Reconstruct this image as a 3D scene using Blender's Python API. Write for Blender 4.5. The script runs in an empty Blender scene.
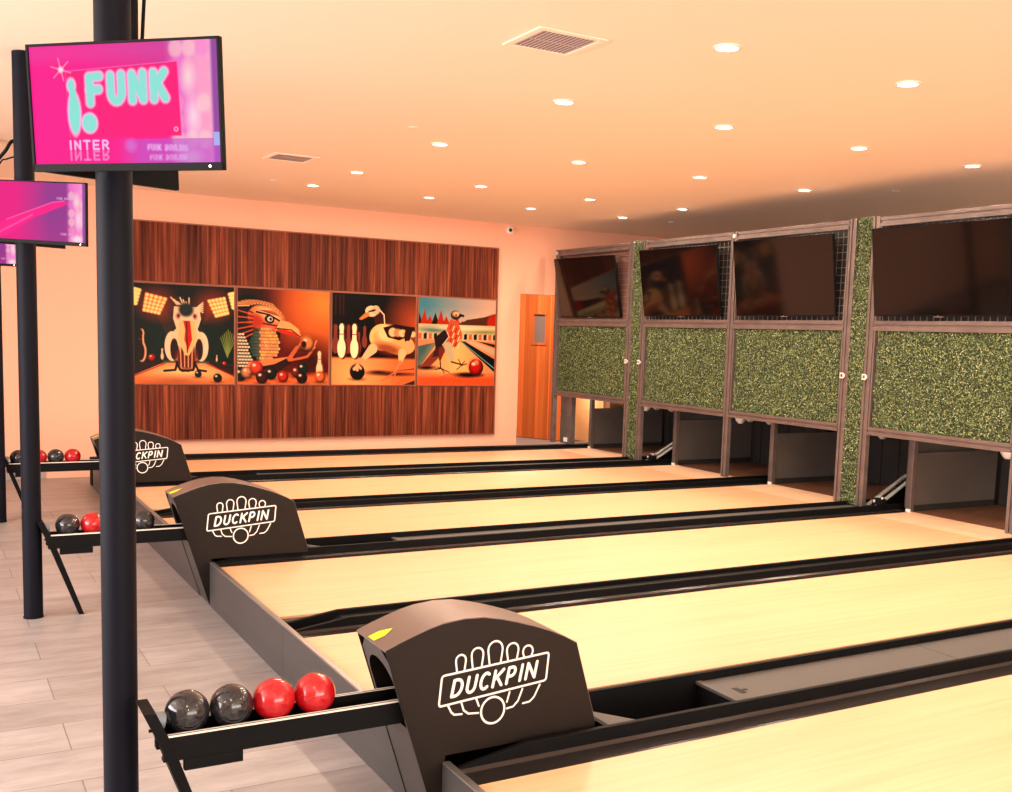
import bpy, math, random
import numpy as np
from mathutils import Vector, Matrix
random.seed(7); rng = np.random.default_rng(7)
SC = bpy.context.scene
COL = SC.collection
# ------------------------------------------------------------------ camera
cam_d = bpy.data.cameras.new('camera'); cam = bpy.data.objects.new('camera', cam_d); COL.objects.link(cam)
YAW, PIT, ROL, FPX, CX, CY = 0.534697, -0.1093534, 0.0328393, 1062.85, 551.11, 452.52
fw = Vector((math.sin(YAW)*math.cos(PIT), math.cos(YAW)*math.cos(PIT), math.sin(PIT)))
r0 = Vector((math.cos(YAW), -math.sin(YAW), 0)); u0 = r0.cross(fw)
rt = math.cos(ROL)*r0 + math.sin(ROL)*u0; up = rt.cross(fw)
mw = Matrix((rt, up, -fw)).transposed().to_4x4(); mw.translation = (0, 0, 1.55)
cam.matrix_world = mw
cam_d.sensor_fit = 'HORIZONTAL'; cam_d.sensor_width = 36; cam_d.lens = FPX/1012*36
cam_d.shift_x = -(CX-506)/1012; cam_d.shift_y = (CY-396)/1012
cam_d.clip_start = 0.05; cam_d.clip_end = 60
SC.camera = cam
# ------------------------------------------------------------------ world, exposure
w = bpy.data.worlds.new('world'); SC.world = w; w.use_nodes = True
w.node_tree.nodes['Background'].inputs[0].default_value = (.75, .85, 1, 1)
w.node_tree.nodes['Background'].inputs[1].default_value = 1.0
SC.view_settings.view_transform = 'Standard'; SC.view_settings.look = 'None'
SC.view_settings.gamma = 1; SC.view_settings.use_curve_mapping = False
SC.view_settings.exposure = 0.32
def area_light(name, loc, direction, sx, sy, power, color, shape='RECTANGLE', spread=math.pi):
    d = bpy.data.lights.new(name, 'AREA'); d.shape = shape; d.size = sx
    if shape == 'RECTANGLE': d.size_y = sy
    d.energy = power; d.color = color; d.spread = spread
    o = bpy.data.objects.new(name, d); COL.objects.link(o); o.location = loc
    o.rotation_euler = Vector(direction).to_track_quat('-Z', 'Y').to_euler()
    return o
WARM = (1.0, .80, .60)
LAMP_W = 16
ASSUMED_FILL_L = area_light('assumed_window_fill', (-3.9, 4.0, 1.5), (1, 0, .18), 5.6, 1.9, 380, (.95, .90, .90))  # fill light added for an assumed, unseen window in the left wall
ASSUMED_FILL_B = area_light('assumed_window_fill', (2.5, -3.4, 1.5), (0, 1, .25), 6.0, 1.9, 250, (1.0, .88, .74))  # fill light added behind the camera; its window is assumed too

# ------------------------------------------------------------------ materials
def mat(name, col, rough=.5, metal=0, noise=None, bump=None, coat=0, spec=None, emit=None):
    m = bpy.data.materials.new(name); m.use_nodes = True
    nt = m.node_tree; b = nt.nodes['Principled BSDF']
    b.inputs['Base Color'].default_value = (*col, 1); b.inputs['Roughness'].default_value = rough
    b.inputs['Metallic'].default_value = metal; b.inputs['Coat Weight'].default_value = coat
    b.inputs['Coat Roughness'].default_value = .05
    if spec is not None: b.inputs['Specular IOR Level'].default_value = spec
    tc = nt.nodes.new('ShaderNodeTexCoord'); mp = nt.nodes.new('ShaderNodeMapping')
    nt.links.new(tc.outputs['Object'], mp.inputs[0])
    if noise:   # (scale xyz, amount, second colour)
        sc, lo, c2 = noise
        mp.inputs['Scale'].default_value = sc
        n = nt.nodes.new('ShaderNodeTexNoise'); n.inputs['Scale'].default_value = 1; n.inputs['Detail'].default_value = 5
        nt.links.new(mp.outputs[0], n.inputs['Vector'])
        r = nt.nodes.new('ShaderNodeValToRGB'); r.color_ramp.elements[0].position = .5-lo; r.color_ramp.elements[1].position = .5+lo
        r.color_ramp.elements[0].color = (*c2, 1); r.color_ramp.elements[1].color = (*col, 1)
        nt.links.new(n.outputs[0], r.inputs[0]); nt.links.new(r.outputs[0], b.inputs['Base Color'])
    if bump:    # (scale, strength)
        n2 = nt.nodes.new('ShaderNodeTexNoise'); n2.inputs['Scale'].default_value = bump[0]; n2.inputs['Detail'].default_value = 4
        nt.links.new(tc.outputs['Object'], n2.inputs['Vector'])
        bp = nt.nodes.new('ShaderNodeBump'); bp.inputs['Strength'].default_value = bump[1]; bp.inputs['Distance'].default_value = .002
        nt.links.new(n2.outputs[0], bp.inputs['Height']); nt.links.new(bp.outputs[0], b.inputs['Normal'])
    if emit:
        b.inputs['Emission Color'].default_value = (*emit[0], 1); b.inputs['Emission Strength'].default_value = emit[1]
    return m
M = {}
M['wall'] = mat('peach_wall_paint', (.93, .49, .33), .75, bump=(90, .15), noise=((.6, .6, .6), .3, (.90, .465, .31)))
M['wall_dim'] = mat('peach_side_paint', (.84, .62, .50), .8, bump=(90, .15))
M['ceil'] = mat('ceiling_paint', (.95, .79, .63), .85, bump=(120, .1), noise=((.4, .4, .4), .3, (.935, .775, .615)))
M['white'] = mat('white_trim', (.85, .78, .70), .5, bump=(50, .05))
M['black'] = mat('black_steel', (.0030, .0030, .0036), .6, bump=(300, .2), noise=((8, 8, 8), .2, (.004, .004, .0046)), spec=.12)
M['pillar'] = mat('pillar_black_paint', (.0030, .0034, .0080), .55, bump=(250, .15), noise=((3, 3, 1), .3, (.004, .0045, .0095)), spec=.12)
M['hood'] = mat('hood_bronze_black', (.009, .0056, .0042), .5, .0, bump=(220, .12), noise=((5, 5, 5), .3, (.012, .0075, .0056)), spec=.2)
M['hoodtop'] = mat('hood_cover_bronze', (.19, .14, .12), .38, .45, bump=(220, .12), noise=((4, 4, 4), .3, (.22, .165, .145)))
M['fascia'] = mat('fascia_grey_metal', (.075, .070, .069), .45, .3, noise=((2, 3, 25), .3, (.055, .051, .050)), bump=(150, .15))
M['lip'] = mat('brushed_edge_metal', (.42, .40, .38), .3, .8, noise=((30, 3, 3), .3, (.3, .28, .27)))
M['gutter'] = mat('gutter_dark_gloss', (.045, .038, .037), .2, .45, noise=((1, 9, 9), .3, (.028, .023, .022)))
M['lid'] = mat('channel_lid_grey', (.078, .068, .064), .6, .0, noise=((6, 6, 6), .3, (.068, .059, .056)), bump=(200, .2))
M['pit'] = mat('pit_dark', (.012, .009, .008), .8, noise=((3, 3, 3), .3, (.02, .014, .012)))
M['kick'] = mat('kickback_grey', (.11, .092, .08), .55, noise=((2, 2, 4), .3, (.09, .074, .066)), spec=.3)
M['steel'] = mat('masking_steel', (.23, .18, .165), .4, .5, noise=((8, 8, 8), .3, (.14, .108, .10)), bump=(100, .2))
M['wire'] = mat('wire_galvanised', (.28, .24, .23), .4, .5, noise=((40, 40, 40), .3, (.22, .19, .185)))
M['brown'] = mat('brown_back_panel', (.20, .085, .06), .6, noise=((4, 4, 30), .3, (.12, .05, .036)))
M['screen'] = mat('tv_glass_black', (.002, .0015, .0015), .07, 0, noise=((2, 2, 2), .3, (.003, .002, .002)), spec=.45)
M['chrome'] = mat('bright_metal', (.75, .74, .72), .35, .3, noise=((20, 20, 20), .3, (.6, .6, .58)))
M['pin'] = mat('pin_white', (.88, .82, .76), .3, noise=((10, 10, 10), .3, (.8, .75, .7)))
M['rubber'] = mat('grey_rubber', (.22, .25, .28), .5, bump=(80, .2))
M['logo'] = mat('logo_white', (.85, .83, .80), .6, bump=(200, .05))
M['yellow'] = mat('yellow_sticker', (.75, .80, .02), .5, bump=(200, .05))
M['vent'] = mat('vent_grille', (.46, .38, .38), .6, bump=(50, .1))
M['ventdark'] = mat('vent_duct_dark', (.02, .012, .012), .8, bump=(50, .1))
M['ply'] = mat('plywood_orange', (.95, .50, .22), .5, noise=((2, 2, 14), .25, (.90, .43, .17)))
M['glass'] = mat('door_glass', (.30, .22, .20), .1, noise=((2, 2, 2), .3, (.24, .18, .16)), coat=.5)
M['base'] = mat('baseboard_grey', (.38, .33, .31), .5, noise=((3, 3, 3), .3, (.35, .3, .28)))
M['lampon'] = mat('lamp_lens', (1, 1, 1), .5, emit=((1, .93, .85), 9))
def ball_mat(name, c, c2):
    m = mat(name, c, .14, 0, noise=((75, 75, 75), .13, c2), coat=.3); return m
M['ballred'] = ball_mat('ball_red_pearl', (.50, .008, .014), (.36, .005, .010))
M['ballblack'] = ball_mat('ball_black_pearl', (.024, .024, .029), (.011, .011, .014))

def links(nt, *ps):
    for a, b in ps: nt.links.new(a, b)
def lane_mat(name, c1, c2):
    m = bpy.data.materials.new(name); m.use_nodes = True; nt = m.node_tree; b = nt.nodes['Principled BSDF']
    tc = nt.nodes.new('ShaderNodeTexCoord')
    mp = nt.nodes.new('ShaderNodeMapping'); mp.inputs['Scale'].default_value = (1.3, 38, 1)
    n = nt.nodes.new('ShaderNodeTexNoise'); n.inputs['Scale'].default_value = 1; n.inputs['Detail'].default_value = 6; n.inputs['Roughness'].default_value = .6
    mp2 = nt.nodes.new('ShaderNodeMapping'); mp2.inputs['Scale'].default_value = (.45, 5.5, 1)
    n2 = nt.nodes.new('ShaderNodeTexNoise'); n2.inputs['Scale'].default_value = 1; n2.inputs['Detail'].default_value = 3
    r = nt.nodes.new('ShaderNodeValToRGB'); r.color_ramp.elements[0].position = .3; r.color_ramp.elements[1].position = .62
    r.color_ramp.elements[0].color = (*c2, 1); r.color_ramp.elements[1].color = (*c1, 1)
    r2 = nt.nodes.new('ShaderNodeValToRGB'); r2.color_ramp.elements[0].position = .3; r2.color_ramp.elements[1].position = .7
    r2.color_ramp.elements[0].color = (.93, .90, .86, 1); r2.color_ramp.elements[1].color = (1, 1, 1, 1)
    mx = nt.nodes.new('ShaderNodeMix'); mx.data_type = 'RGBA'; mx.blend_type = 'MULTIPLY'; mx.inputs[0].default_value = 1
    links(nt, (tc.outputs['Object'], mp.inputs[0]), (tc.outputs['Object'], mp2.inputs[0]), (mp.outputs[0], n.inputs['Vector']),
          (mp2.outputs[0], n2.inputs['Vector']), (n.outputs[0], r.inputs[0]), (n2.outputs[0], r2.inputs[0]),
          (r.outputs[0], mx.inputs[6]), (r2.outputs[0], mx.inputs[7]), (mx.outputs[2], b.inputs['Base Color']))
    b.inputs['Roughness'].default_value = .38
    return m
M['lane'] = lane_mat('lane_maple', (.83, .485, .285), (.75, .41, .225))
M['deckshade'] = lane_mat('shaded_deck_maple', (.26, .115, .065), (.19, .08, .045))  # dark brown paints the masking wall's shadow into the deck end
M['deck'] = lane_mat('pin_deck_maple', (.93, .62, .42), (.88, .55, .35))
def floor_mat():
    m = bpy.data.materials.new('stone_plank_tiles'); m.use_nodes = True; nt = m.node_tree; b = nt.nodes['Principled BSDF']
    tc = nt.nodes.new('ShaderNodeTexCoord'); mp = nt.nodes.new('ShaderNodeMapping'); mp.inputs['Location'].default_value = (.33, -4.061+.295*20, 0)
    br = nt.nodes.new('ShaderNodeTexBrick'); br.inputs['Scale'].default_value = 1; br.inputs['Brick Width'].default_value = 1.18
    br.inputs['Row Height'].default_value = .295; br.inputs['Mortar Size'].default_value = .0028; br.offset = .36; br.inputs['Mortar Smooth'].default_value = .3
    br.inputs['Color1'].default_value = (.37, .35, .352, 1); br.inputs['Color2'].default_value = (.29, .27, .27, 1); br.inputs['Mortar'].default_value = (.17, .15, .148, 1)
    mp2 = nt.nodes.new('ShaderNodeMapping'); mp2.inputs['Scale'].default_value = (2.2, 9, 1)
    n = nt.nodes.new('ShaderNodeTexNoise'); n.inputs['Scale'].default_value = 1; n.inputs['Detail'].default_value = 8; n.inputs['Roughness'].default_value = .7
    r = nt.nodes.new('ShaderNodeValToRGB'); r.color_ramp.elements[0].position = .35; r.color_ramp.elements[1].position = .65
    r.color_ramp.elements[0].color = (.76, .74, .74, 1); r.color_ramp.elements[1].color = (1.12, 1.12, 1.12, 1)
    mx = nt.nodes.new('ShaderNodeMix'); mx.data_type = 'RGBA'; mx.blend_type = 'MULTIPLY'; mx.inputs[0].default_value = 1
    links(nt, (tc.outputs['Object'], mp.inputs[0]), (mp.outputs[0], br.inputs['Vector']), (tc.outputs['Object'], mp2.inputs[0]), (mp2.outputs[0], n.inputs['Vector']),
          (n.outputs[0], r.inputs[0]), (br.outputs['Color'], mx.inputs[6]), (r.outputs[0], mx.inputs[7]), (mx.outputs[2], b.inputs['Base Color']))
    b.inputs['Roughness'].default_value = .42
    return m
M['floor'] = floor_mat()
def wood_mat(name, c1, c2, c3, sc):     # vertical-grain veneer: streaks run along Z
    m = bpy.data.materials.new(name); m.use_nodes = True; nt = m.node_tree; b = nt.nodes['Principled BSDF']
    tc = nt.nodes.new('ShaderNodeTexCoord'); mp = nt.nodes.new('ShaderNodeMapping'); mp.inputs['Scale'].default_value = sc
    n = nt.nodes.new('ShaderNodeTexNoise'); n.inputs['Scale'].default_value = 1; n.inputs['Detail'].default_value = 4; n.inputs['Roughness'].default_value = .65
    r = nt.nodes.new('ShaderNodeValToRGB'); e = r.color_ramp.elements; e[0].position = .30; e[1].position = .72
    e[0].color = (*c1, 1); e[1].color = (*c3, 1); k = e.new(.5); k.color = (*c2, 1)
    # planks ~9 cm with slightly different tones
    mp2 = nt.nodes.new('ShaderNodeMapping'); mp2.inputs['Scale'].default_value = (11, 11, .01)
    wn = nt.nodes.new('ShaderNodeTexWhiteNoise'); sn = nt.nodes.new('ShaderNodeVectorMath'); sn.operation = 'FLOOR'
    r2 = nt.nodes.new('ShaderNodeValToRGB'); r2.color_ramp.elements[0].color = (.62, .6, .6, 1); r2.color_ramp.elements[1].color = (1.15, 1.12, 1.1, 1)
    mx = nt.nodes.new('ShaderNodeMix'); mx.data_type = 'RGBA'; mx.blend_type = 'MULTIPLY'; mx.inputs[0].default_value = 1
    links(nt, (tc.outputs['Object'], mp.inputs[0]), (mp.outputs[0], n.inputs['Vector']), (n.outputs[0], r.inputs[0]),
          (tc.outputs['Object'], mp2.inputs[0]), (mp2.outputs[0], sn.inputs[0]), (sn.outputs[0], wn.inputs['Vector']), (wn.outputs['Value'], r2.inputs[0]),
          (r.outputs[0], mx.inputs[6]), (r2.outputs[0], mx.inputs[7]), (mx.outputs[2], b.inputs['Base Color']))
    b.inputs['Roughness'].default_value = .5; b.inputs['Specular IOR Level'].default_value = .12
    return m
M['walnut'] = wood_mat('walnut_veneer', (.035, .005, .002), (.145, .027, .011), (.34, .085, .034), (42, 42, 1.0))
M['doorwood'] = wood_mat('orange_door_veneer', (.86, .185, .038), (.90, .215, .05), (.93, .26, .07), (20, 20, .8))
M['frame'] = mat('copper_edge_trim', (.34, .12, .07), .5, .0, noise=((9, 9, 9), .3, (.28, .10, .055)), spec=.2)
def leaf_mat():
    m = bpy.data.materials.new('artificial_leaf'); m.use_nodes = True; nt = m.node_tree; b = nt.nodes['Principled BSDF']
    g = nt.nodes.new('ShaderNodeNewGeometry'); r = nt.nodes.new('ShaderNodeValToRGB'); e = r.color_ramp.elements
    e[0].position = 0; e[0].color = (.012, .026, .008, 1); e[1].position = 1; e[1].color = (.50, .52, .28, 1)
    k = e.new(.45); k.color = (.085, .135, .045, 1); k = e.new(.82); k.color = (.21, .29, .10, 1)
    nt.links.new(g.outputs['Random Per Island'], r.inputs[0]); nt.links.new(r.outputs[0], b.inputs['Base Color'])
    b.inputs['Roughness'].default_value = .5
    return m
M['leaf'] = leaf_mat()
M['leafback'] = mat('leaf_mat_backing', (.03, .045, .015), .8, noise=((30, 30, 30), .3, (.02, .03, .01)))
def attr_mat(name, emit=0, rough=.35):
    m = bpy.data.materials.new(name); m.use_nodes = True; nt = m.node_tree; b = nt.nodes['Principled BSDF']
    a = nt.nodes.new('ShaderNodeAttribute'); a.attribute_name = 'col'
    b.inputs['Roughness'].default_value = rough
    if emit:
        b.inputs['Base Color'].default_value = (.01, .01, .01, 1); b.inputs['Specular IOR Level'].default_value = 0
        nt.links.new(a.outputs['Color'], b.inputs['Emission Color']); b.inputs['Emission Strength'].default_value = emit
    else: nt.links.new(a.outputs['Color'], b.inputs['Base Color']); b.inputs['Specular IOR Level'].default_value = .12
    return m
M['art'] = attr_mat('printed_picture'); M['lit'] = attr_mat('lit_screen', .8, .5)

# ------------------------------------------------------------------ mesh helpers
class MB:
    def __init__(s): s.v = []; s.f = []; s.m = []; s.sm = []
    def add(s, vs, fs, mi=0, smooth=False):
        o = len(s.v); s.v += [tuple(p) for p in vs]
        for f in fs: s.f.append([i+o for i in f]); s.m.append(mi); s.sm.append(smooth)
        return s
    def box(s, x0, x1, y0, y1, z0, z1, mi=0):
        return s.add([(x, y, z) for z in (z0, z1) for y in (y0, y1) for x in (x0, x1)],
                     [(0, 2, 3, 1), (4, 5, 7, 6), (0, 1, 5, 4), (2, 6, 7, 3), (0, 4, 6, 2), (1, 3, 7, 5)], mi)
    def hexa(s, a, b, mi=0):   # two quads a (4 pts), b (4 pts)
        return s.add(list(a)+list(b), [(3, 2, 1, 0), (4, 5, 6, 7), (0, 1, 5, 4), (1, 2, 6, 5), (2, 3, 7, 6), (3, 0, 4, 7)], mi)
    def prism_y(s, prof, y0, y1, mi=0):   # prof in XZ
        n = len(prof)
        return s.add([(x, y0, z) for x, z in prof]+[(x, y1, z) for x, z in prof],
                     [list(range(n)), list(range(2*n-1, n-1, -1))]+[(i, i+n, (i+1) % n+n, (i+1) % n) for i in range(n)], mi)
    def prism_x(s, prof, x0, x1, mi=0):   # prof in YZ
        n = len(prof)
        return s.add([(x0, y, z) for y, z in prof]+[(x1, y, z) for y, z in prof],
                     [list(range(n-1, -1, -1)), list(range(n, 2*n))]+[(i, (i+1) % n, (i+1) % n+n, i+n) for i in range(n)], mi)
    def tube(s, pts, r, n=12, mi=0, cap=True):
        pts = [Vector(p) for p in pts]; rings = []
        rs = r if isinstance(r, (list, tuple)) else [r]*len(pts)
        prev = None
        for i, p in enumerate(pts):
            t = (pts[min(i+1, len(pts)-1)]-pts[max(i-1, 0)]).normalized()
            if prev is None:
                a = Vector((0, 0, 1)) if abs(t.z) < .9 else Vector((1, 0, 0)); u = t.cross(a).normalized()
            else: u = (prev-t*prev.dot(t)).normalized()
            prev = u; vv = t.cross(u)
            rings.append([p+rs[i]*(math.cos(2*math.pi*k/n)*u+math.sin(2*math.pi*k/n)*vv) for k in range(n)])
        vs = [q for rg in rings for q in rg]; fs = []
        for i in range(len(pts)-1):
            for k in range(n): fs.append((i*n+k, i*n+(k+1) % n, (i+1)*n+(k+1) % n, (i+1)*n+k))
        s.add(vs, fs, mi, True)
        if cap: s.add(rings[0], [list(range(n-1, -1, -1))], mi); s.add(rings[-1], [list(range(n))], mi)
        return s
    def lathe(s, prof, c, n=32, mi=0):   # prof (r,z)
        vs = []; fs = []
        for r, z in prof:
            for k in range(n): vs.append((c[0]+r*math.cos(2*math.pi*k/n), c[1]+r*math.sin(2*math.pi*k/n), c[2]+z))
        for i in range(len(prof)-1):
            for k in range(n): fs.append((i*n+k, i*n+(k+1) % n, (i+1)*n+(k+1) % n, (i+1)*n+k))
        return s.add(vs, fs, mi, True)
    def xf(s, mtx): s.v = [tuple(mtx @ Vector(p)) for p in s.v]; return s
    def build(s, name, mats, parent=None, bevel=0, local=None):
        me = bpy.data.meshes.new(name); vs = s.v
        off = Vector(local) if local is not None else None
        if off is not None: vs = [(p[0]-off.x, p[1]-off.y, p[2]-off.z) for p in vs]
        me.from_pydata(vs, [], s.f)
        if not isinstance(mats, (list, tuple)): mats = [mats]
        for m in mats: me.materials.append(m)
        me.polygons.foreach_set('material_index', s.m); me.polygons.foreach_set('use_smooth', s.sm); me.update()
        o = bpy.data.objects.new(name, me); COL.objects.link(o)
        if parent: o.parent = parent
        if off is not None and not parent: o.location = off
        if bevel:
            b = o.modifiers.new('bevel', 'BEVEL'); b.width = bevel; b.segments = 2; b.limit_method = 'ANGLE'; b.angle_limit = math.radians(40)
        return o
def tag(o, label=None, cat=None, group=None, kind=None):
    if label: o['label'] = label
    if cat: o['category'] = cat
    if group: o['group'] = group
    if kind: o['kind'] = kind
    return o
def thing(name, loc, label, cat, group=None):
    o = bpy.data.objects.new(name, None); COL.objects.link(o); o.location = loc; o.empty_display_size = .1
    return tag(o, label, cat, group)
def struct(o): o['kind'] = 'structure'; return o
def copy_tree(o, parent=None):
    c = o.copy(); COL.objects.link(c)
    if parent: c.parent = parent
    for ch in [x for x in bpy.data.objects if x.parent == o]: copy_tree(ch, c)
    return c
def relabel(o, label):
    o['label'] = label; return o

# ------------------------------------------------------------------ dimensions
MX = 6.57                      # masking plane
MURY = 11.385                  # mural wall
CEIL = 2.858
LZ = .232
XH, XE = 1.336, 7.95           # lane head, lane end
LANES = [(9.54, 10.62), (7.86, 8.96), (6.355, 7.46), (4.70, 5.82), (3.26, 4.33), (1.60, 2.669)]
RET = [9.22, 6.07, 2.965]
XL, XR, YB = -4.0, 9.6, -3.5
# ------------------------------------------------------------------ room shell
struct(MB().box(XL, XR, YB, 14.9, -.1, 0).build('floor', M['floor']))
struct(MB().box(XL, XR, YB, 14.9, CEIL, CEIL+.1).build('ceiling', M['ceil']))
ox0 = 6.24                     # opening in the mural wall
struct(MB().box(XL, ox0, MURY, MURY+.12, 0, CEIL).box(ox0, 7.6, MURY, MURY+.12, 2.045, CEIL).box(7.6, XR, MURY, MURY+.12, 0, CEIL).build('wall_far', M['wall']))
struct(MB().box(XL-.1, XL, YB, 1.1, 0, CEIL).box(XL-.1, XL, 6.9, 14.9, 0, CEIL).box(XL-.1, XL, 1.1, 6.9, 0, .5).box(XL-.1, XL, 1.1, 6.9, 2.5, CEIL).build('wall_left', M['wall_dim']))
struct(MB().box(XL-.1, -.6, YB-.1, YB, 0, CEIL).box(5.6, XR, YB-.1, YB, 0, CEIL).box(-.6, 5.6, YB-.1, YB, 0, .5).box(-.6, 5.6, YB-.1, YB, 2.5, CEIL).build('wall_back', M['wall_dim']))
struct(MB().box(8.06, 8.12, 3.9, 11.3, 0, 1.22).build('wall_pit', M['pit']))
struct(MB().box(XR, XR+.1, YB, 14.9, 0, CEIL).build('wall_right', M['wall_dim']))
struct(MB().box(XL, XR, 14.9, 15.0, 0, CEIL).build('wall_passage', M['wall']))
struct(MB().box(XL, 1.0, MURY-.014, MURY-.0005, .0, .085).build('baseboard_far', M['base']))
for nm, a in (('window_assumed_1', (XL-.08, XL-.03, 1.1, 6.9)), ('window_assumed_2', (-.6, 5.6, YB-.08, YB-.03))):  # assumed windows out of view, added to go with the fill lights
    b = MB(); x0, x1, y0, y1 = a
    if nm == 'window_assumed_1':
        for k in range(5):
            y = y0+k*(y1-y0-.05)/4; b.box(x0, x1, y, y+.05, .5, 2.5)
        b.box(x0, x1, y0, y1, .5, .55).box(x0, x1, y0, y1, 2.45, 2.5)
    else:
        for k in range(5):
            x = x0+k*(x1-x0-.05)/4; b.box(x, x+.05, y0, y1, .5, 2.5)
        b.box(x0, x1, y0, y1, .5, .55).box(x0, x1, y0, y1, 2.45, 2.5)
    struct(b.build(nm, M['white']))

# door leaf seen through the opening, standing at an angle in the passage
d0 = Vector((7.796, 14.139, 0)); d1 = Vector((8.076, 13.476, 0)); dd = (d1-d0).normalized(); dn = Vector((-dd.y, dd.x, 0))
def door_piece(a, b2, z0, z1, t0, t1):
    p = lambda s_, t, z: (d0+dd*s_+dn*t+Vector((0, 0, z)))[:]
    return [p(a, t0, z0), p(b2, t0, z0), p(b2, t0, z1), p(a, t0, z1)], [p(a, t1, z0), p(b2, t1, z0), p(b2, t1, z1), p(a, t1, z1)]
W0 = -.05; W1 = .95
gx0, gx1, gz0, gz1 = .22, .44, 1.44, 1.86
b = MB()
for (a, c, z0, z1) in ((W0, gx0, .01, 2.4), (gx1, W1, .01, 2.4), (gx0, gx1, .01, gz0), (gx0, gx1, gz1, 2.4)): b.hexa(*door_piece(a, c, z0, z1, 0, .045))
for s_ in (.13, .5): b.hexa(*door_piece(s_, s_+.012, .01, 2.4, -.006, .0))
do = struct(b.build('door_1', M['doorwood']))
b = MB(); b.hexa(*door_piece(gx0, gx1, gz0, gz1, .018, .026)); b.build('pane', M['glass'], do)
b = MB()
for q in ((gx0-.03, gx0, gz0-.03, gz1+.03), (gx1, gx1+.03, gz0-.03, gz1+.03), (gx0, gx1, gz0-.03, gz0), (gx0, gx1, gz1, gz1+.03)): b.hexa(*door_piece(*q, -.012, -.001))
b.build('glazing_frame', M['doorwood'], do)

# ------------------------------------------------------------------ pictures: small raster toolkit (colours are the print itself)
def s2l(c): c = np.asarray(c, float)/255; return np.where(c <= .04045, c/12.92, ((c+.055)/1.055)**2.4)
class Ras:
    def __init__(s, w_, h_, bg):
        s.w, s.h = w_, h_; s.X, s.Y = np.meshgrid((np.arange(w_)+.5)/w_, (np.arange(h_)+.5)/h_)
        s.asp = w_/h_; s.im = np.zeros((h_, w_, 3)); s.im[:] = s2l(bg)
    def mix(s, a, c): s.im = s.im*(1-a[..., None])+s2l(c)*a[..., None]
    def grad(s, f, c): s.mix(np.clip(f(s.X, s.Y), 0, 1), c)
    def ell(s, cx, cy, rx, ry, c, ang=0, soft=None, op=1):
        ca, sa = math.cos(ang), math.sin(ang); dx = (s.X-cx)*s.asp; dy = s.Y-cy
        u = (dx*ca+dy*sa)/rx; v = (-dx*sa+dy*ca)/ry; d = (np.sqrt(u*u+v*v)-1)*min(rx, ry)
        e = soft or 1.0/s.h; s.mix(np.clip(.5-d/e, 0, 1)*op, c)
    def poly(s, pts, c, op=1):
        n = len(pts); ins = np.zeros(s.X.shape, bool); dm = np.full(s.X.shape, 9.)
        for i in range(n):
            (x0, y0), (x1, y1) = pts[i], pts[(i+1) % n]
            if y0 != y1:
                t = ((y0 > s.Y) != (y1 > s.Y)) & (s.X < (x1-x0)*(s.Y-y0)/(y1-y0)+x0); ins ^= t
            dm = np.minimum(dm, s.seg(x0, y0, x1, y1))
        s.mix(np.clip(.5+np.where(ins, dm, -dm)*s.h, 0, 1)*op, c)
    def seg(s, x0, y0, x1, y1):
        px = (s.X-x0)*s.asp; py = s.Y-y0; dx = (x1-x0)*s.asp; dy = y1-y0
        t = np.clip((px*dx+py*dy)/(dx*dx+dy*dy+1e-12), 0, 1); return np.hypot(px-t*dx, py-t*dy)
    def line(s, pts, r, c, op=1, soft=None):
        d = np.full(s.X.shape, 9.)
        for a, b_ in zip(pts[:-1], pts[1:]): d = np.minimum(d, s.seg(*a, *b_))
        s.mix(np.clip(.5-(d-r)/(soft or 1/s.h), 0, 1)*op, c)
    def taper(s, p0, p1, r0_, r1_, c):
        n = 14
        for k in range(n+1):
            t = k/n; s.ell(p0[0]+(p1[0]-p0[0])*t, p0[1]+(p1[1]-p0[1])*t, r0_+(r1_-r0_)*t, r0_+(r1_-r0_)*t, c)
    def ball(s, x, y, r, c, hi=(255, 225, 200)):
        s.ell(x, y+.9*r, r*1.1, r*.25, (40, 15, 8), soft=.02, op=.6)
        s.ell(x, y, r, r, [v*.45 for v in c]); s.ell(x-.12*r, y-.15*r, r*.8, r*.8, c, soft=r*.6)
        s.ell(x-.35*r, y-.42*r, r*.22, r*.18, hi, soft=r*.25)
    def pin(s, x, y, h, c=(240, 205, 170), c2=(150, 70, 45)):   # y = foot
        def body(dx, k, col):
            s.ell(x+dx, y-.30*h, .135*h*k, .31*h*k, col); s.ell(x+dx, y-.86*h, .075*h*k, .13*h*k, col)
            s.poly([(x+dx-.055*h*k/s.asp, y-.9*h), (x+dx+.055*h*k/s.asp, y-.9*h), (x+dx+.08*h*k/s.asp, y-.35*h), (x+dx-.08*h*k/s.asp, y-.35*h)], col)
        body(.012*h/.3, 1, c2); body(0, .88, c); s.line([(x-.05*h/s.asp, y-.68*h), (x+.05*h/s.asp, y-.68*h)], .012*h, (170, 40, 30))
N = 190
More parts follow.
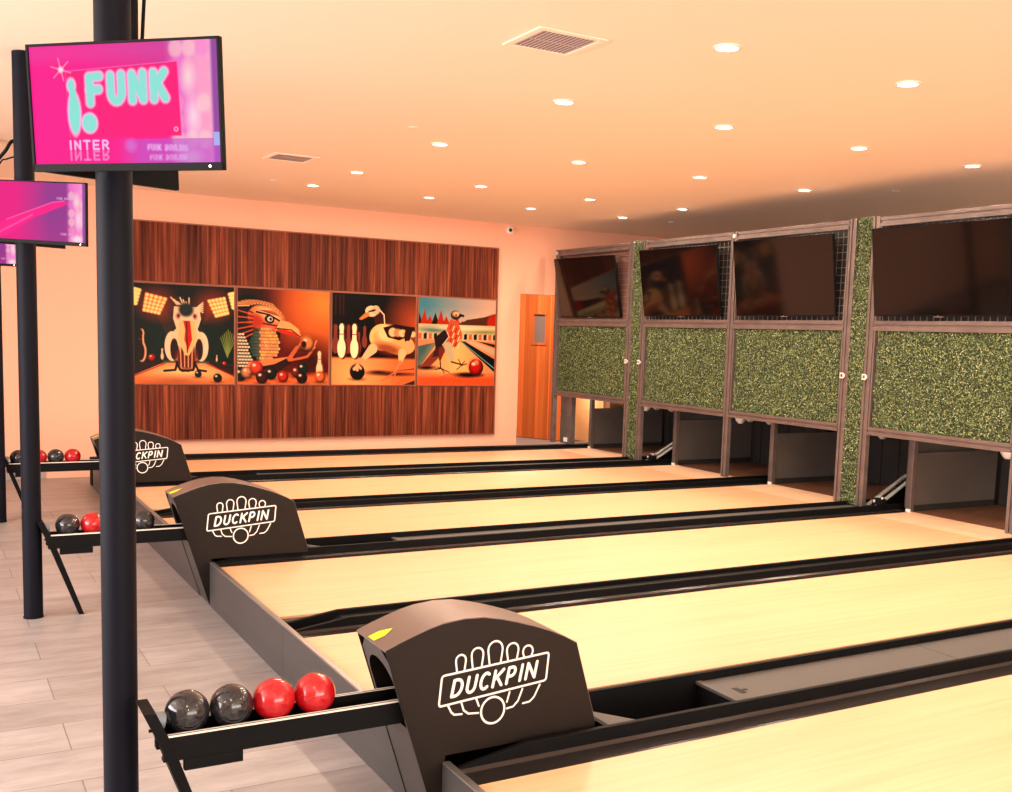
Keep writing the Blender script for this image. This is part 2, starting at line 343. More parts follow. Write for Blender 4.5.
def art_pelican():
    r = Ras(N, N, (12, 14, 16))
    r.ell(.5, .62, .62, .38, (10, 62, 52), soft=.5, op=.9)
    for x, sgn in ((.22, 1), (.78, -1)):
        r.poly([(x-.05, .20), (x+.05, .20), (x+sgn*.30+.05, .62), (x+sgn*.16, .66)], (180, 90, 50), .16)
        r.ell(x, .2, .14, .12, (200, 90, 45), soft=.2, op=.6)
    for pts in ([(.11, .09), (.33, .14), (.25, .31), (.08, .28)], [(.72, .14), (.91, .10), (.95, .28), (.81, .32)], [(-.02, .04), (.07, .06), (.02, .22), (-.02, .22)], [(.94, .06), (1.02, .04), (1.02, .24), (.99, .22)]):
        r.poly(pts, (236, 120, 60))
        (ax, ay), (bx, by), (cx, cy), (dx, dy) = pts
        for i in range(5):
            for j in range(5):
                u, v = (i+.5)/5, (j+.5)/5
                x = (ax*(1-u)+bx*u)*(1-v)+(dx*(1-u)+cx*u)*v; y = (ay*(1-u)+by*u)*(1-v)+(dy*(1-u)+cy*u)*v
                r.ell(x, y, .017, .017, (255, 226, 160), soft=.015)
    r.poly([(-.02, .86), (.30, .79), (.70, .79), (1.02, .90), (1.02, 1.02), (-.02, 1.02)], (226, 138, 80))
    r.ell(.5, .88, .34, .07, (250, 205, 150), soft=.12); r.ell(.42, .97, .2, .04, (160, 60, 30), soft=.1, op=.6)
    r.poly([(-.02, .80), (.28, .76), (.28, .79), (-.02, .92)], (70, 40, 36)); r.poly([(.74, .76), (1.02, .82), (1.02, .94), (.74, .79)], (70, 40, 36))
    r.line([(-.02, .93), (.3, .795)], .006, (200, 50, 30)); r.line([(.72, .795), (1.02, .93)], .006, (200, 50, 30))
    r.pin(.06, .78, .33, (60, 30, 25), (230, 180, 140)); r.pin(.27, .76, .12); r.pin(.82, .77, .07); r.ball(.17, .74, .036, (200, 40, 30)); r.ball(.90, .79, .022, (200, 40, 30))
    for k in range(9): r.line([(.93, .72), (.86+.02*k, .44+.02*abs(k-4))], .004, (150, 160, 90))
    # bird
    r.ell(.37, .62, .075, .15, (238, 210, 180)); r.ell(.66, .62, .075, .15, (238, 210, 180)); r.ell(.515, .60, .17, .20, (236, 205, 172))
    r.ell(.39, .65, .04, .11, (70, 35, 28)); r.ell(.64, .65, .04, .11, (70, 35, 28))
    r.ell(.515, .74, .11, .12, (150, 66, 45), soft=.05)
    for k in range(9): r.line([(.43+.02*k, .62), (.44+.018*k, .83)], .004, (236, 190, 150) if k % 2 else (90, 30, 22))
    r.poly([(.39, .22), (.64, .22), (.66, .34), (.62, .46), (.42, .46), (.38, .34)], (235, 205, 175))
    for k in range(7): r.line([(.42+.02*k, .20), (.38+.03*k-.02, .13+.02*(k % 3))], .006, (238, 205, 170))
    for k in range(6): r.line([(.60, .24), (.68, .17+.02*k)], .006, (238, 205, 170))
    r.ell(.51, .25, .075, .07, (52, 62, 66), soft=.03); r.ell(.43, .315, .022, .03, (190, 120, 96), soft=.02); r.ell(.60, .315, .022, .03, (190, 120, 96), soft=.02); r.ell(.435, .31, .011, .015, (30, 14, 10)); r.ell(.595, .31, .011, .015, (30, 14, 10))
    r.poly([(.44, .36), (.60, .36), (.62, .56), (.54, .71), (.50, .71), (.43, .56)], (246, 196, 140))
    r.poly([(.48, .36), (.55, .36), (.57, .55), (.53, .66), (.49, .55), (.50, .45)], (205, 48, 30)); r.line([(.515, .37), (.52, .68)], .006, (90, 20, 15))
    for sx in (.42, .60):
        r.line([(sx, .78), (sx-.02, .86), (sx-.13, .87)], .012, (60, 30, 25)); r.line([(sx, .80), (sx+.03, .86), (sx+.11, .87)], .012, (60, 30, 25))
    r.ball(.63, .90, .036, (18, 50, 42)); r.ball(.83, .94, .046, (18, 34, 30))
    return r
def art_heron():
    r = Ras(N, N, (120, 30, 14))
    r.grad(lambda X, Y: 1.1-1.6*np.hypot(X-.95, Y-.12), (250, 150, 80)); r.grad(lambda X, Y: 1-2.6*np.hypot(X-.12, Y-.1), (24, 12, 12))
    r.grad(lambda X, Y: .9-3*np.hypot(X-.80, (Y-.72)), (60, 14, 10))
    r.grad(lambda X, Y: (Y-.86)*14, (226, 130, 80))
    r.poly([(-.02, .10), (.10, .06), (.30, .14), (.42, .30), (.46, .44), (.45, .66), (.40, .80), (.2, .88), (-.02, .88)], (26, 16, 16))
    for k in range(34):      # swept-back crest
        t = k/33; x = .46-.34*t; y = .24-.10*math.sin(t*2.2)+.02*t
        r.line([(x, y), (x-.10-.10*t, y-.09+.10*t)], .0055, ((244, 196, 140), (96, 40, 26), (206, 120, 76))[k % 3])
    r.ell(.29, .31, .19, .125, (214, 124, 84), ang=.28); r.ell(.33, .26, .15, .07, (244, 186, 134), ang=.35, soft=.05); r.ell(.19, .34, .08, .075, (190, 78, 54), soft=.06)
    for k in range(12): r.line([(.16, .25+.02*k), (.0, .20+.032*k)], .006, (206, 110, 72) if k % 2 else (70, 28, 22))
    for k in range(9): r.line([(.22+.02*k, .22), (.34+.014*k, .25+.004*k)], .003, (150, 70, 48))
    g = np.random.default_rng(3)
    for i in range(12):      # throat and chest feathers, light above a dark underside
        for j in range(11):
            x = .11+.030*i+.015*(j % 2); y = .42+.034*j
            if ((x-.29)/.155)**2+((y-.58)/.19)**2 < 1:
                f_ = (x-.14)/.30; c = (60+190*f_, 96+70*f_, 86+30*f_) if f_ < .35 else (236-20*g.random(), 150+40*g.random(), 100+30*g.random())
                r.ell(x+.004, y+.012, .018, .017, (60, 20, 16)); r.ell(x, y, .0165, .0175, c)
    for i in range(7):
        for j in range(12):
            x = -.005+.030*i+.015*(j % 2); y = .48+.033*j
            if x < .04+.16*(y-.42)/.4: r.ell(x+.003, y+.010, .017, .014, (16, 12, 14)); r.ell(x, y, .0145, .0115, (226, 206, 178))
    r.line([(.20, .24), (.34, .27), (.46, .335)], .010, (60, 22, 18)); r.ell(.34, .315, .055, .042, (30, 18, 18), ang=.3); r.ell(.345, .312, .030, .027, (214, 200, 180)); r.ell(.352, .312, .014, .016, (16, 12, 12)); r.line([(.27, .36), (.44, .385)], .008, (110, 40, 28))
    r.poly([(.46, .32), (.56, .34), (.66, .41), (.69, .50), (.62, .475), (.50, .44), (.40, .43)], (240, 176, 120)); r.poly([(.42, .40), (.60, .44), (.67, .49), (.55, .475), (.42, .44)], (206, 70, 44)); r.line([(.40, .405), (.58, .42), (.68, .49)], .006, (40, 16, 12))
    r.taper((.14, .80), (.56, .73), .035, .026, (224, 148, 104)); r.taper((.40, .84), (.60, .72), .05, .03, (66, 24, 20)); r.taper((.56, .73), (.64, .60), .026, .014, (206, 120, 80))
    r.line([(.58, .74), (.68, .72), (.76, .70), (.84, .60)], .013, (206, 120, 80)); r.line([(.62, .66), (.68, .56)], .01, (206, 120, 80)); r.line([(.82, .62), (.86, .53)], .008, (226, 150, 110))
    r.ball(.76, .56, .078, (232, 150, 96)); r.ell(.72, .57, .03, .04, (60, 20, 14), soft=.02)
    r.pin(.895, .93, .30)
    for x, y, q, c in ((.03, .90, .07, (22, 56, 46)), (.10, .88, .062, (216, 150, 110)), (.20, .83, .072, (226, 88, 66)), (.36, .89, .062, (22, 50, 44)), (.26, .93, .066, (96, 26, 26)), (.49, .92, .06, (206, 66, 46)),
                       (.64, .87, .06, (150, 46, 38)), (.71, .83, .058, (26, 60, 52)), (.70, .93, .062, (66, 20, 20)), (.905, .92, .062, (226, 130, 80))): r.ball(x, y, q, c)
    return r
def art_duck():
    r = Ras(N, N, (20, 9, 8))
    r.grad(lambda X, Y: .95-2.2*np.hypot(X-1.0, (Y-.30)*.9), (196, 106, 66)); r.grad(lambda X, Y: (Y-.69)*30, (226, 132, 80)); r.grad(lambda X, Y: np.clip((Y-.69)*30, 0, 1)*np.clip(1-1.8*np.hypot(X-.25, Y-.88), 0, 1), (250, 186, 130))
    for x in (.04, .09, .13): r.line([(x, .02), (x, .24)], .006, (96, 44, 36))
    for x in (.04, .19, .31, .38): r.pin(x, .67 if x != .38 else .60, .34 if x < .3 else .26, (150, 84, 66), (60, 24, 20))
    r.pin(.11, .72, .40, (252, 226, 190), (120, 60, 40)); r.pin(.26, .72, .40, (252, 226, 190), (120, 60, 40))
    r.taper((.62, .86), (.98, .82), .004, .01, (60, 22, 16)); r.ell(.74, .88, .24, .018, (70, 26, 18), soft=.03); r.ell(.55, .86, .12, .02, (70, 26, 18), soft=.03)
    r.taper((.53, .20), (.56, .34), .055, .05, (90, 44, 34)); r.line([(.55, .16), (.61, .22), (.62, .32)], .006, (250, 215, 180))
    r.ell(.46, .185, .075, .06, (240, 205, 168)); r.ell(.51, .17, .05, .05, (226, 186, 150)); r.line([(.43, .19), (.50, .17)], .010, (60, 26, 20)); r.ell(.475, .18, .012, .012, (20, 12, 10))
    r.poly([(.43, .19), (.43, .24), (.34, .285), (.31, .275), (.38, .21)], (236, 146, 80))
    r.ell(.60, .47, .16, .15, (248, 196, 138)); r.ell(.74, .52, .26, .13, (240, 178, 122), ang=.25); r.ell(.66, .60, .18, .06, (150, 70, 44), ang=.2, soft=.06, op=.8)
    r.ell(.66, .42, .12, .09, (250, 205, 155), soft=.04); r.poly([(.60, .36), (.75, .32), (.99, .35), (.99, .42), (.80, .50), (.66, .47)], (60, 30, 24))
    for k in range(5): r.ell(.72+.06*k, .41+.004*k, .05, .05-.004*k, (236, 196, 150) if k % 2 == 0 else (206, 150, 110), soft=.015)
    r.poly([(.88, .36), (.98, .34), (.93, .50), (.88, .55), (.86, .46)], (70, 34, 26)); r.ell(.91, .55, .05, .05, (230, 176, 130))
    r.taper((.84, .64), (.82, .74), .05, .02, (236, 190, 146)); r.taper((.82, .74), (.74, .87), .018, .010, (214, 146, 100))
    for q in ((.60, .95), (.72, .97), (.66, .91)): r.line([(.77, .85), q], .008, (206, 130, 86))
    r.taper((.48, .60), (.36, .72), .055, .022, (236, 190, 150)); r.taper((.36, .72), (.29, .79), .022, .03, (230, 170, 125))
    r.ball(.30, .86, .088, (34, 30, 32)); 
    for q in ((.26, .83), (.30, .84), (.34, .82)): r.line([(.30, .78), q], .014, (236, 180, 140))
    r.poly([(.80, 1.02), (1.02, .94), (1.02, 1.02)], (90, 60, 46))
    return r
def art_hawk():
    r = Ras(N, N, (96, 150, 160))
    r.grad(lambda X, Y: X*1.2-.1, (214, 180, 160)); r.grad(lambda X, Y: (Y-.10)*4*(X*.6+.2), (240, 200, 172))
    for k in range(14):
        x = .07*k; h = .13+.04*math.sin(k*2.1); r.poly([(x-.05, .30), (x, .30-h*(1 if k < 6 else .5)), (x+.05, .30)], (190, 66, 36) if k % 3 else (60, 28, 26))
    r.poly([(.50, .30), (.62, .24), (.85, .20), (1.02, .15), (1.02, .32), (.50, .32)], (110, 66, 48)); r.ell(.97, .26, .08, .09, (190, 60, 34), soft=.03)
    r.grad(lambda X, Y: ((Y > .30) & (Y < .47))*1., (206, 190, 150)); r.ell(.2, .36, .16, .03, (92, 130, 126), soft=.04); r.ell(.85, .37, .16, .02, (150, 140, 90), soft=.04); r.ell(.55, .34, .3, .02, (236, 214, 180), soft=.04)
    for k in range(16): r.poly([(.065*k, .41), (.065*k+.04, .40), (.065*k+.04, .47), (.065*k, .47)], (40, 26, 26) if k % 2 else (214, 120, 80))
    r.grad(lambda X, Y: (Y-.465)*40, (222, 150, 110)); r.poly([(-.02, .56), (.25, .5), (.02, .80), (-.02, .8)], (90, 120, 116))
    r.grad(lambda X, Y: np.clip((Y-.48)*30, 0, 1)*np.clip(1-np.abs(X-.5)*1.4/(Y+.01), 0, 1), (250, 190, 130)); r.grad(lambda X, Y: (Y-.84)*12, (226, 112, 66))
    for k in range(9): r.line([(.1*k+.05, 1), (.42+.02*k, .86)], .003, (206, 92, 52))
    r.poly([(.54, .49), (.60, .49), (1.02, .70), (1.02, .86)], (34, 34, 38)); r.poly([(.62, .49), (.72, .49), (1.02, .58), (1.02, .66)], (206, 180, 150)); r.poly([(.74, .48), (1.02, .52), (1.02, .56)], (60, 40, 38))
    r.line([(.56, .50), (1.0, .80)], .004, (150, 190, 180))
    r.ell(.10, .80, .12, .025, (44, 18, 14), soft=.03); r.ell(.64, .88, .16, .03, (50, 18, 12), soft=.03)
    r.poly([(.20, .60), (.38, .58), (.16, .78), (.02, .80)], (150, 78, 60)); r.poly([(.22, .56), (.36, .40), (.40, .56), (.3, .66), (.18, .68)], (84, 56, 52))
    r.poly([(.40, .24), (.50, .26), (.56, .40), (.50, .54), (.42, .60), (.34, .54), (.34, .40)], (206, 110, 74))
    for k in range(14): r.line([(.42+.035*(k % 4), .30+.02*k), (.40+.035*(k % 4), .35+.02*k)], .006, (250, 214, 170) if k % 2 else (170, 46, 30))
    r.poly([(.20, .46), (.33, .36), (.39, .42), (.33, .52), (.22, .58)], (64, 46, 46)); r.line([(.36, .38), (.39, .44), (.31, .54)], .006, (226, 196, 170))
    r.ell(.47, .19, .065, .055, (90, 52, 44)); r.ell(.48, .175, .05, .03, (226, 186, 150), soft=.02); r.ell(.475, .19, .012, .010, (20, 10, 10)); r.poly([(.52, .17), (.585, .185), (.58, .21), (.55, .205), (.50, .22)], (50, 40, 40))
    r.taper((.38, .56), (.43, .72), .06, .022, (200, 180, 150)); r.line([(.43, .73), (.56, .76)], .009, (60, 40, 34)); r.taper((.30, .60), (.28, .70), .04, .016, (140, 60, 44)); r.line([(.28, .70), (.29, .80)], .008, (60, 40, 34))
    for q in ((.60, .72), (.63, .75), (.50, .82), (.52, .70)): r.line([(.56, .77), q], .006, (60, 40, 34))
    for q in ((.22, .82), (.40, .85), (.34, .86), (.26, .80)): r.line([(.30, .81), q], .006, (60, 40, 34))
    r.ball(.755, .79, .098, (196, 40, 32)); r.ell(.76, .73, .03, .03, (250, 170, 130), soft=.03, op=.7)
    return r
def glyphs():   # strokes on a 0..1 wide, 0..1 high (y up) cell
    arc = lambda cx, cy, rx, ry, a0, a1, n=10: [(cx+rx*math.cos(math.radians(a0+(a1-a0)*k/n)), cy+ry*math.sin(math.radians(a0+(a1-a0)*k/n))) for k in range(n+1)]
    return {'D': [[(.1, 0), (.1, 1), (.4, 1)]+arc(.4, .5, .5, .5, 90, -90)+[(.1, 0)]], 'U': [[(.1, 1), (.1, .35)]+arc(.5, .36, .4, .36, 180, 360)+[(.9, 1)]],
            'C': [arc(.55, .5, .45, .5, 50, 310)], 'K': [[(.1, 0), (.1, 1)], [(.88, 1), (.14, .45)], [(.34, .6), (.92, 0)]], 'P': [[(.1, 0), (.1, 1), (.5, 1)]+arc(.5, .72, .35, .28, 90, -90)+[(.1, .44)]],
            'I': [[(.5, 0), (.5, 1)]], 'N': [[(.1, 0), (.1, 1), (.9, 0), (.9, 1)]], 'F': [[(.1, 0), (.1, 1), (.85, 1)], [(.1, .5), (.75, .5)]], 'T': [[(.5, 0), (.5, 1)], [(.05, 1), (.95, 1)]],
            'E': [[(.9, 1), (.1, 1), (.1, 0), (.9, 0)], [(.1, .5), (.8, .5)]], 'R': [[(.1, 0), (.1, 1), (.5, 1)]+arc(.5, .74, .35, .26, 90, -90)+[(.1, .48)], [(.5, .48), (.9, 0)]],
            'B': [[(.1, 0), (.1, 1), (.5, 1)]+arc(.5, .76, .3, .24, 90, -90)+[(.1, .52)], [(.5, .52)]+arc(.5, .26, .36, .26, 90, -90)+[(.1, 0)]], 'O': [arc(.5, .5, .42, .5, 0, 360, 18)],
            'W': [[(.02, 1), (.25, 0), (.5, .8), (.75, 0), (.98, 1)]], 'L': [[(.1, 1), (.1, 0), (.85, 0)]], 'G': [arc(.55, .5, .45, .5, 50, 340)+[(.97, .45), (.6, .45)]], ' ': []}
GL = glyphs()
def rtext(r, txt, x, y, w_, h_, gap, rad, c, op=1, flip=False, soft=None, sl=0):   # y = foot
    for ch in txt:
        ww = w_*(.3 if ch == 'I' else 1)
        for st in GL[ch]:
            r.line([(x+ww*px+sl*py*0, y-h_*(py if not flip else 1-py)+sl*(px)) for px, py in st], rad, c, op, soft)
        x += ww+gap; y += sl
def bokeh(r, x0, seed):
    g = np.random.default_rng(seed)
    r.grad(lambda X, Y: (X-x0+.02)*12, (236, 110, 200)); r.grad(lambda X, Y: np.clip((X-x0-.06)*9, 0, 1)*.9, (250, 170, 205))
    for j in range(7):
        for i in range(3):
            r.ell(x0+.04+.068*i, .06+.15*j, .06, .075, [(255, 150, 190), (255, 206, 200), (250, 120, 200)][g.integers(3)], soft=.03, op=.55)
    r.ell(x0+.10, .30, .05, .10, (255, 230, 220), soft=.08, op=.7); r.ell(x0+.12, .62, .05, .12, (255, 230, 235), soft=.08, op=.7); r.ell(x0+.1, .95, .09, .05, (255, 240, 245), soft=.06, op=.6)
    r.grad(lambda X, Y: (X-.955)*60, (150, 70, 160))
def scr_funk():
    r = Ras(330, 188, (250, 6, 140))
    r.grad(lambda X, Y: np.clip(1.2-(Y/.22), 0, 1)*np.clip((X-.25)*1.6, 0, 1), (150, 70, 150)); r.grad(lambda X, Y: np.clip(.9-Y*5, 0, .5), (236, 60, 160))
    bokeh(r, .745, 1)
    r.grad(lambda X, Y: ((Y > .80) & (X > .45))*np.clip((X-.45)*5, 0, .7), (190, 80, 200))
    r.poly([(.195, .215), (.79, .165), (.80, .775), (.20, .775)], (252, 4, 120)); r.line([(.195, .215), (.79, .165)], .003, (230, 110, 190)); r.line([(.195, .215), (.20, .775)], .002, (255, 90, 170))
    for glow, c, k in ((.016, (255, 150, 215), 0), (.009, (240, 205, 240), 0), (0, (140, 226, 214), 1)):
        sf = None if k else .022
        rtext(r, 'FUNK', .315, .485, .072, .215, .042, .032+glow, c, 1 if k else .8, soft=sf, sl=-.006)
        r.ell(.232, .57, .052+glow, .17+glow, c, soft=sf); r.ell(.222, .335, .031+glow, .05+glow, c, soft=sf); r.poly([(.208, .34), (.238, .34), (.252, .48), (.212, .48)], c)
        r.ell(.312, .655, .066+glow, .075+glow, c, soft=sf)
    r.grad(lambda X, Y: np.clip(1-np.abs(X-.315)*60, 0, 1)*0, (0, 0, 0))
    r.ell(.772, .72, .022, .022, (255, 150, 200)); r.ell(.772, .72, .010, .010, (252, 20, 120))
    for a in range(6):
        an = a*math.pi/3+.3; r.line([(.17, .20), (.17+.075*math.cos(an)/r.asp*1.3, .20+.095*math.sin(an))], .003, (255, 170, 200), .9, .012)
    r.ell(.17, .20, .02, .02, (255, 240, 240), soft=.03)
    rtext(r, 'INTER', .195, .875, .035, .07, .016, .009, (240, 190, 240), .95); rtext(r, 'INTER', .195, .965, .035, .07, .016, .009, (240, 150, 220), .6, flip=True)
    r.ell(.53, .85, .05, .05, (206, 120, 220), soft=.05, op=.6)
    rtext(r, 'FUNK BOWLING', .62, .885, .013, .038, .0055, .005, (236, 190, 245), .75, sl=.001, soft=.02); rtext(r, 'FUNK BOWLING', .63, .97, .012, .034, .005, .004, (236, 190, 245), .55, soft=.02)
    r.poly([(.965, .75), (1, .75), (1, .86), (.965, .86)], (170, 190, 250), .8)
    return r
def scr_pin():
    r = Ras(300, 170, (236, 6, 130))
    r.grad(lambda X, Y: np.clip((X-.20)*2.6, 0, 1)*np.clip(1.25-Y*.4, 0, 1), (150, 50, 140)); bokeh(r, .80, 4)
    r.poly([(-.02, .74), (.10, .66), (.62, .335), (.76, .30), (.80, .335), (.76, .38), (.40, .62), (.10, .93), (-.02, .99)], (255, 10, 135)); r.line([(.10, .66), (.62, .335), (.76, .30)], .006, (255, 120, 200), .8, .02); r.line([(.0, .90), (.40, .56)], .008, (255, 120, 200), .6, .03)
    
    rtext(r, 'FUNK BOWLING', .68, .28, .012, .035, .005, .004, (226, 170, 220), .8); rtext(r, 'FUNK BOWLING', .72, .89, .012, .035, .005, .004, (226, 170, 220), .8)
    return r
def raster_plane(name, r, mtx, m, parent):   # local plane x:-.5..+.5, y(up)
    h_, w_ = r.im.shape[:2]
    xs = np.linspace(-.5, .5, w_+1); ys = np.linspace(.5, -.5, h_+1)
    XX, YY = np.meshgrid(xs, ys); V = np.stack([XX.ravel(), YY.ravel(), np.zeros(XX.size)], 1)
    A = np.array(mtx); V = V @ A[:3, :3].T+A[:3, 3]
    ii = np.arange(h_*w_); rr, cc = ii//w_, ii % w_; b0 = rr*(w_+1)+cc
    F = np.stack([b0+w_+1, b0+w_+2, b0+1, b0], 1)
    me = bpy.data.meshes.new(name); me.from_pydata(V.tolist(), [], F.tolist()); me.materials.append(m)
    at = me.color_attributes.new('col', 'FLOAT_COLOR', 'CORNER')
    C4 = np.ones((h_*w_, 4)); C4[:, :3] = r.im.reshape(-1, 3); at.data.foreach_set('color', np.repeat(C4, 4, 0).ravel().astype(np.float32))
    o = bpy.data.objects.new(name, me); COL.objects.link(o); o.parent = parent
    return o

# ------------------------------------------------------------------ mural: walnut boards and four pictures
WX0, WX1, WZ0, WZ1 = 1.805, 5.905, .355, 2.552
t = thing('wood_wall_panel', (3.85, MURY, WZ0), 'walnut-brown vertical-grain panelling behind the row of bird pictures', 'wall panel')
L = lambda p: (p[0]-3.85, p[1]-MURY, p[2]-WZ0)
yf = MURY-.03
def lbox(b, o, x0, x1, y0, y1, z0, z1, mi=0): return b.box(x0-o[0], x1-o[0], y0-o[1], y1-o[1], z0-o[2], z1-o[2], mi)
og = (3.85, MURY, WZ0)
PZ0, PZ1 = .925, 1.945
for k in range(2):
    z0, z1 = ((WZ0, PZ0-.005), (PZ1+.02, WZ1))[k]
    for q in range(2):
        x0, x1 = ((WX0, 3.87), (3.875, WX1))[q]
        lbox(MB(), og, x0, x1, yf, MURY-.001, z0, z1).build('board', M['walnut'], t)
b = MB(); lbox(b, og, WX0-.012, WX1+.012, yf-.006, MURY-.001, WZ1, WZ1+.012); lbox(b, og, WX0-.012, WX1+.012, yf-.006, MURY-.001, WZ0-.012, WZ0)
lbox(b, og, WX0-.012, WX0, yf-.006, MURY-.001, WZ0, WZ1); lbox(b, og, WX1, WX1+.012, yf-.006, MURY-.001, WZ0, WZ1)
lbox(b, og, WX0, WX1, yf+.01, MURY-.001, PZ0-.005, PZ1+.02); b.build('edge_trim', M['frame'], t)
arts = [(art_pelican, 'square picture of a pelican facing front between stadium lights, beside the tall column'),
        (art_heron, 'square picture of a heron head with a crest above a row of glossy balls'),
        (art_duck, 'square picture of a duck rolling a black ball past two white pins'),
        (art_hawk, 'square picture of a hawk walking by a red ball, nearest the orange door')]
pw = (WX1-WX0)/4
for k, (fn, lab) in enumerate(arts):
    x0 = WX0+k*pw+.012; x1 = WX0+(k+1)*pw-.012
    cx = (x0+x1)/2; cz = (PZ0+PZ1)/2+.005
    ra = fn(); ra.im = .95*ra.im**1.5
    p = thing('bird_picture', (cx, yf+.01, PZ0), lab, 'picture', 'bird pictures in a row on the walnut wall')
    hw = (x1-x0)/2; hh = (PZ1-PZ0)/2
    MB().box(-hw, hw, -.022, -.0005, .005, 2*hh+.005).build('backing_board', M['frame'], p)
    mt = Matrix(((2*hw-.014, 0, 0, 0), (0, 0, -1, -.0235), (0, 2*hh-.014, 0, hh+.005), (0, 0, 0, 1)))
    raster_plane('print', ra, mt, M['art'], p)

# ------------------------------------------------------------------ lanes
lane_lab = ['bowling lane of pale maple farthest away, beside the picture wall', 'bowling lane of pale maple just this side of the far ball return',
            'bowling lane of pale maple right behind the middle ball return', 'bowling lane of pale maple on the near side of the middle ball return',
            'bowling lane of pale maple right behind the nearest ball return hood', 'bowling lane of pale maple at the bottom right corner, nearest of all']
XD = 6.37
for (y0, y1), lab in zip(LANES, lane_lab):
    t = thing('bowling_lane', (XH, (y0+y1)/2, 0), lab, 'bowling lane', 'six parallel maple lanes'); h = (y1-y0)/2
    MB().box(.021, XD-XH, -h, h, 0, LZ).build('lane_surface', M['lane'], t)
    MB().box(XD-XH, 6.85-XH, -h, h, 0, LZ).build('pin_deck', M['deck'], t)
    MB().box(6.85-XH, XE-XH, -h, h, 0, LZ).build('shaded_deck_end', M['deckshade'], t)['label'] = 'deck end with shadow painted in dark brown'
# dividers: gutters + raised hollow cap.  y0..y1 between two lanes
def gutter(b, x0, x1, y0, y1, slope_in):
    # shallow channel: floor a bit lower than the lane, small lip next to the cap
    z = .222
    b.prism_x([(y0+.0005, 0), (y1-.0005, 0), (y1-.0005, z+(.010 if slope_in > 0 else .0)), (y1-.012, z), (y0+.012, z), (y0+.0005, z+(.010 if slope_in < 0 else .0))], x0, x1)
def wallbar(b, x0, x1, ya, yb, z0, z1, head=.24, zs=.236):   # rail that ramps up at its head
    b.add([(x0, ya, z0), (x0, yb, z0), (x0, yb, zs), (x0, ya, zs), (x0+head, ya, z0), (x0+head, yb, z0), (x0+head, yb, z1), (x0+head, ya, z1), (x1, ya, z0), (x1, yb, z0), (x1, yb, z1), (x1, ya, z1)],
          [(0, 3, 2, 1), (0, 4, 7, 3), (1, 2, 6, 5), (3, 7, 6, 2), (4, 8, 11, 7), (5, 6, 10, 9), (7, 11, 10, 6), (8, 9, 10, 11), (0, 1, 5, 4), (4, 5, 9, 8)])
GZ = .216; RZ = .272
def divider(y0, y1, lab, grp):
    yc = (y0+y1)/2; t = thing('lane_divider', (XH, yc, 0), lab, 'lane divider', grp); w_ = y1-y0
    g = .105
    b = MB(); gutter(b, .021, XE-XH, -w_/2, -w_/2+g, 1); b.build('gutter', M['gutter'], t)
    b = MB(); gutter(b, .021, XE-XH, w_/2-g, w_/2, -1); b.build('gutter', M['gutter'], t)
    c = w_/2-g
    b = MB(); wallbar(b, .03, XE-XH, -c, -c+.022, 0.0, RZ); b.build('rail', M['black'], t, .002)
    b = MB(); wallbar(b, .03, XE-XH, c-.022, c, 0.0, RZ); b.build('rail', M['black'], t, .002)
    b = MB(); wallbar(b, .22, XE-XH, -c+.0225, c-.0225, 0, RZ-.022, .05, .22); b.build('cap', M['black'], t, .002)
    return t
divider(7.46, 7.86, 'black double-railed divider in line with the thin post of the green wall', 'black dividers without a lid')
divider(4.33, 4.70, 'black double-railed divider whose far part is hidden by the nearest hood', 'black dividers without a lid')
# far outer gutter
t = thing('outer_gutter', (XH, 10.731, 0), 'black outer gutter along the foot of the picture wall', 'gutter')
b = MB(); gutter(b, .021, XE-XH, -.11, .02, 1); b.build('gutter', M['gutter'], t)
MB().box(.0, XE-XH, .02, .13, 0, RZ-.006).build('rail', M['black'], t, .003)

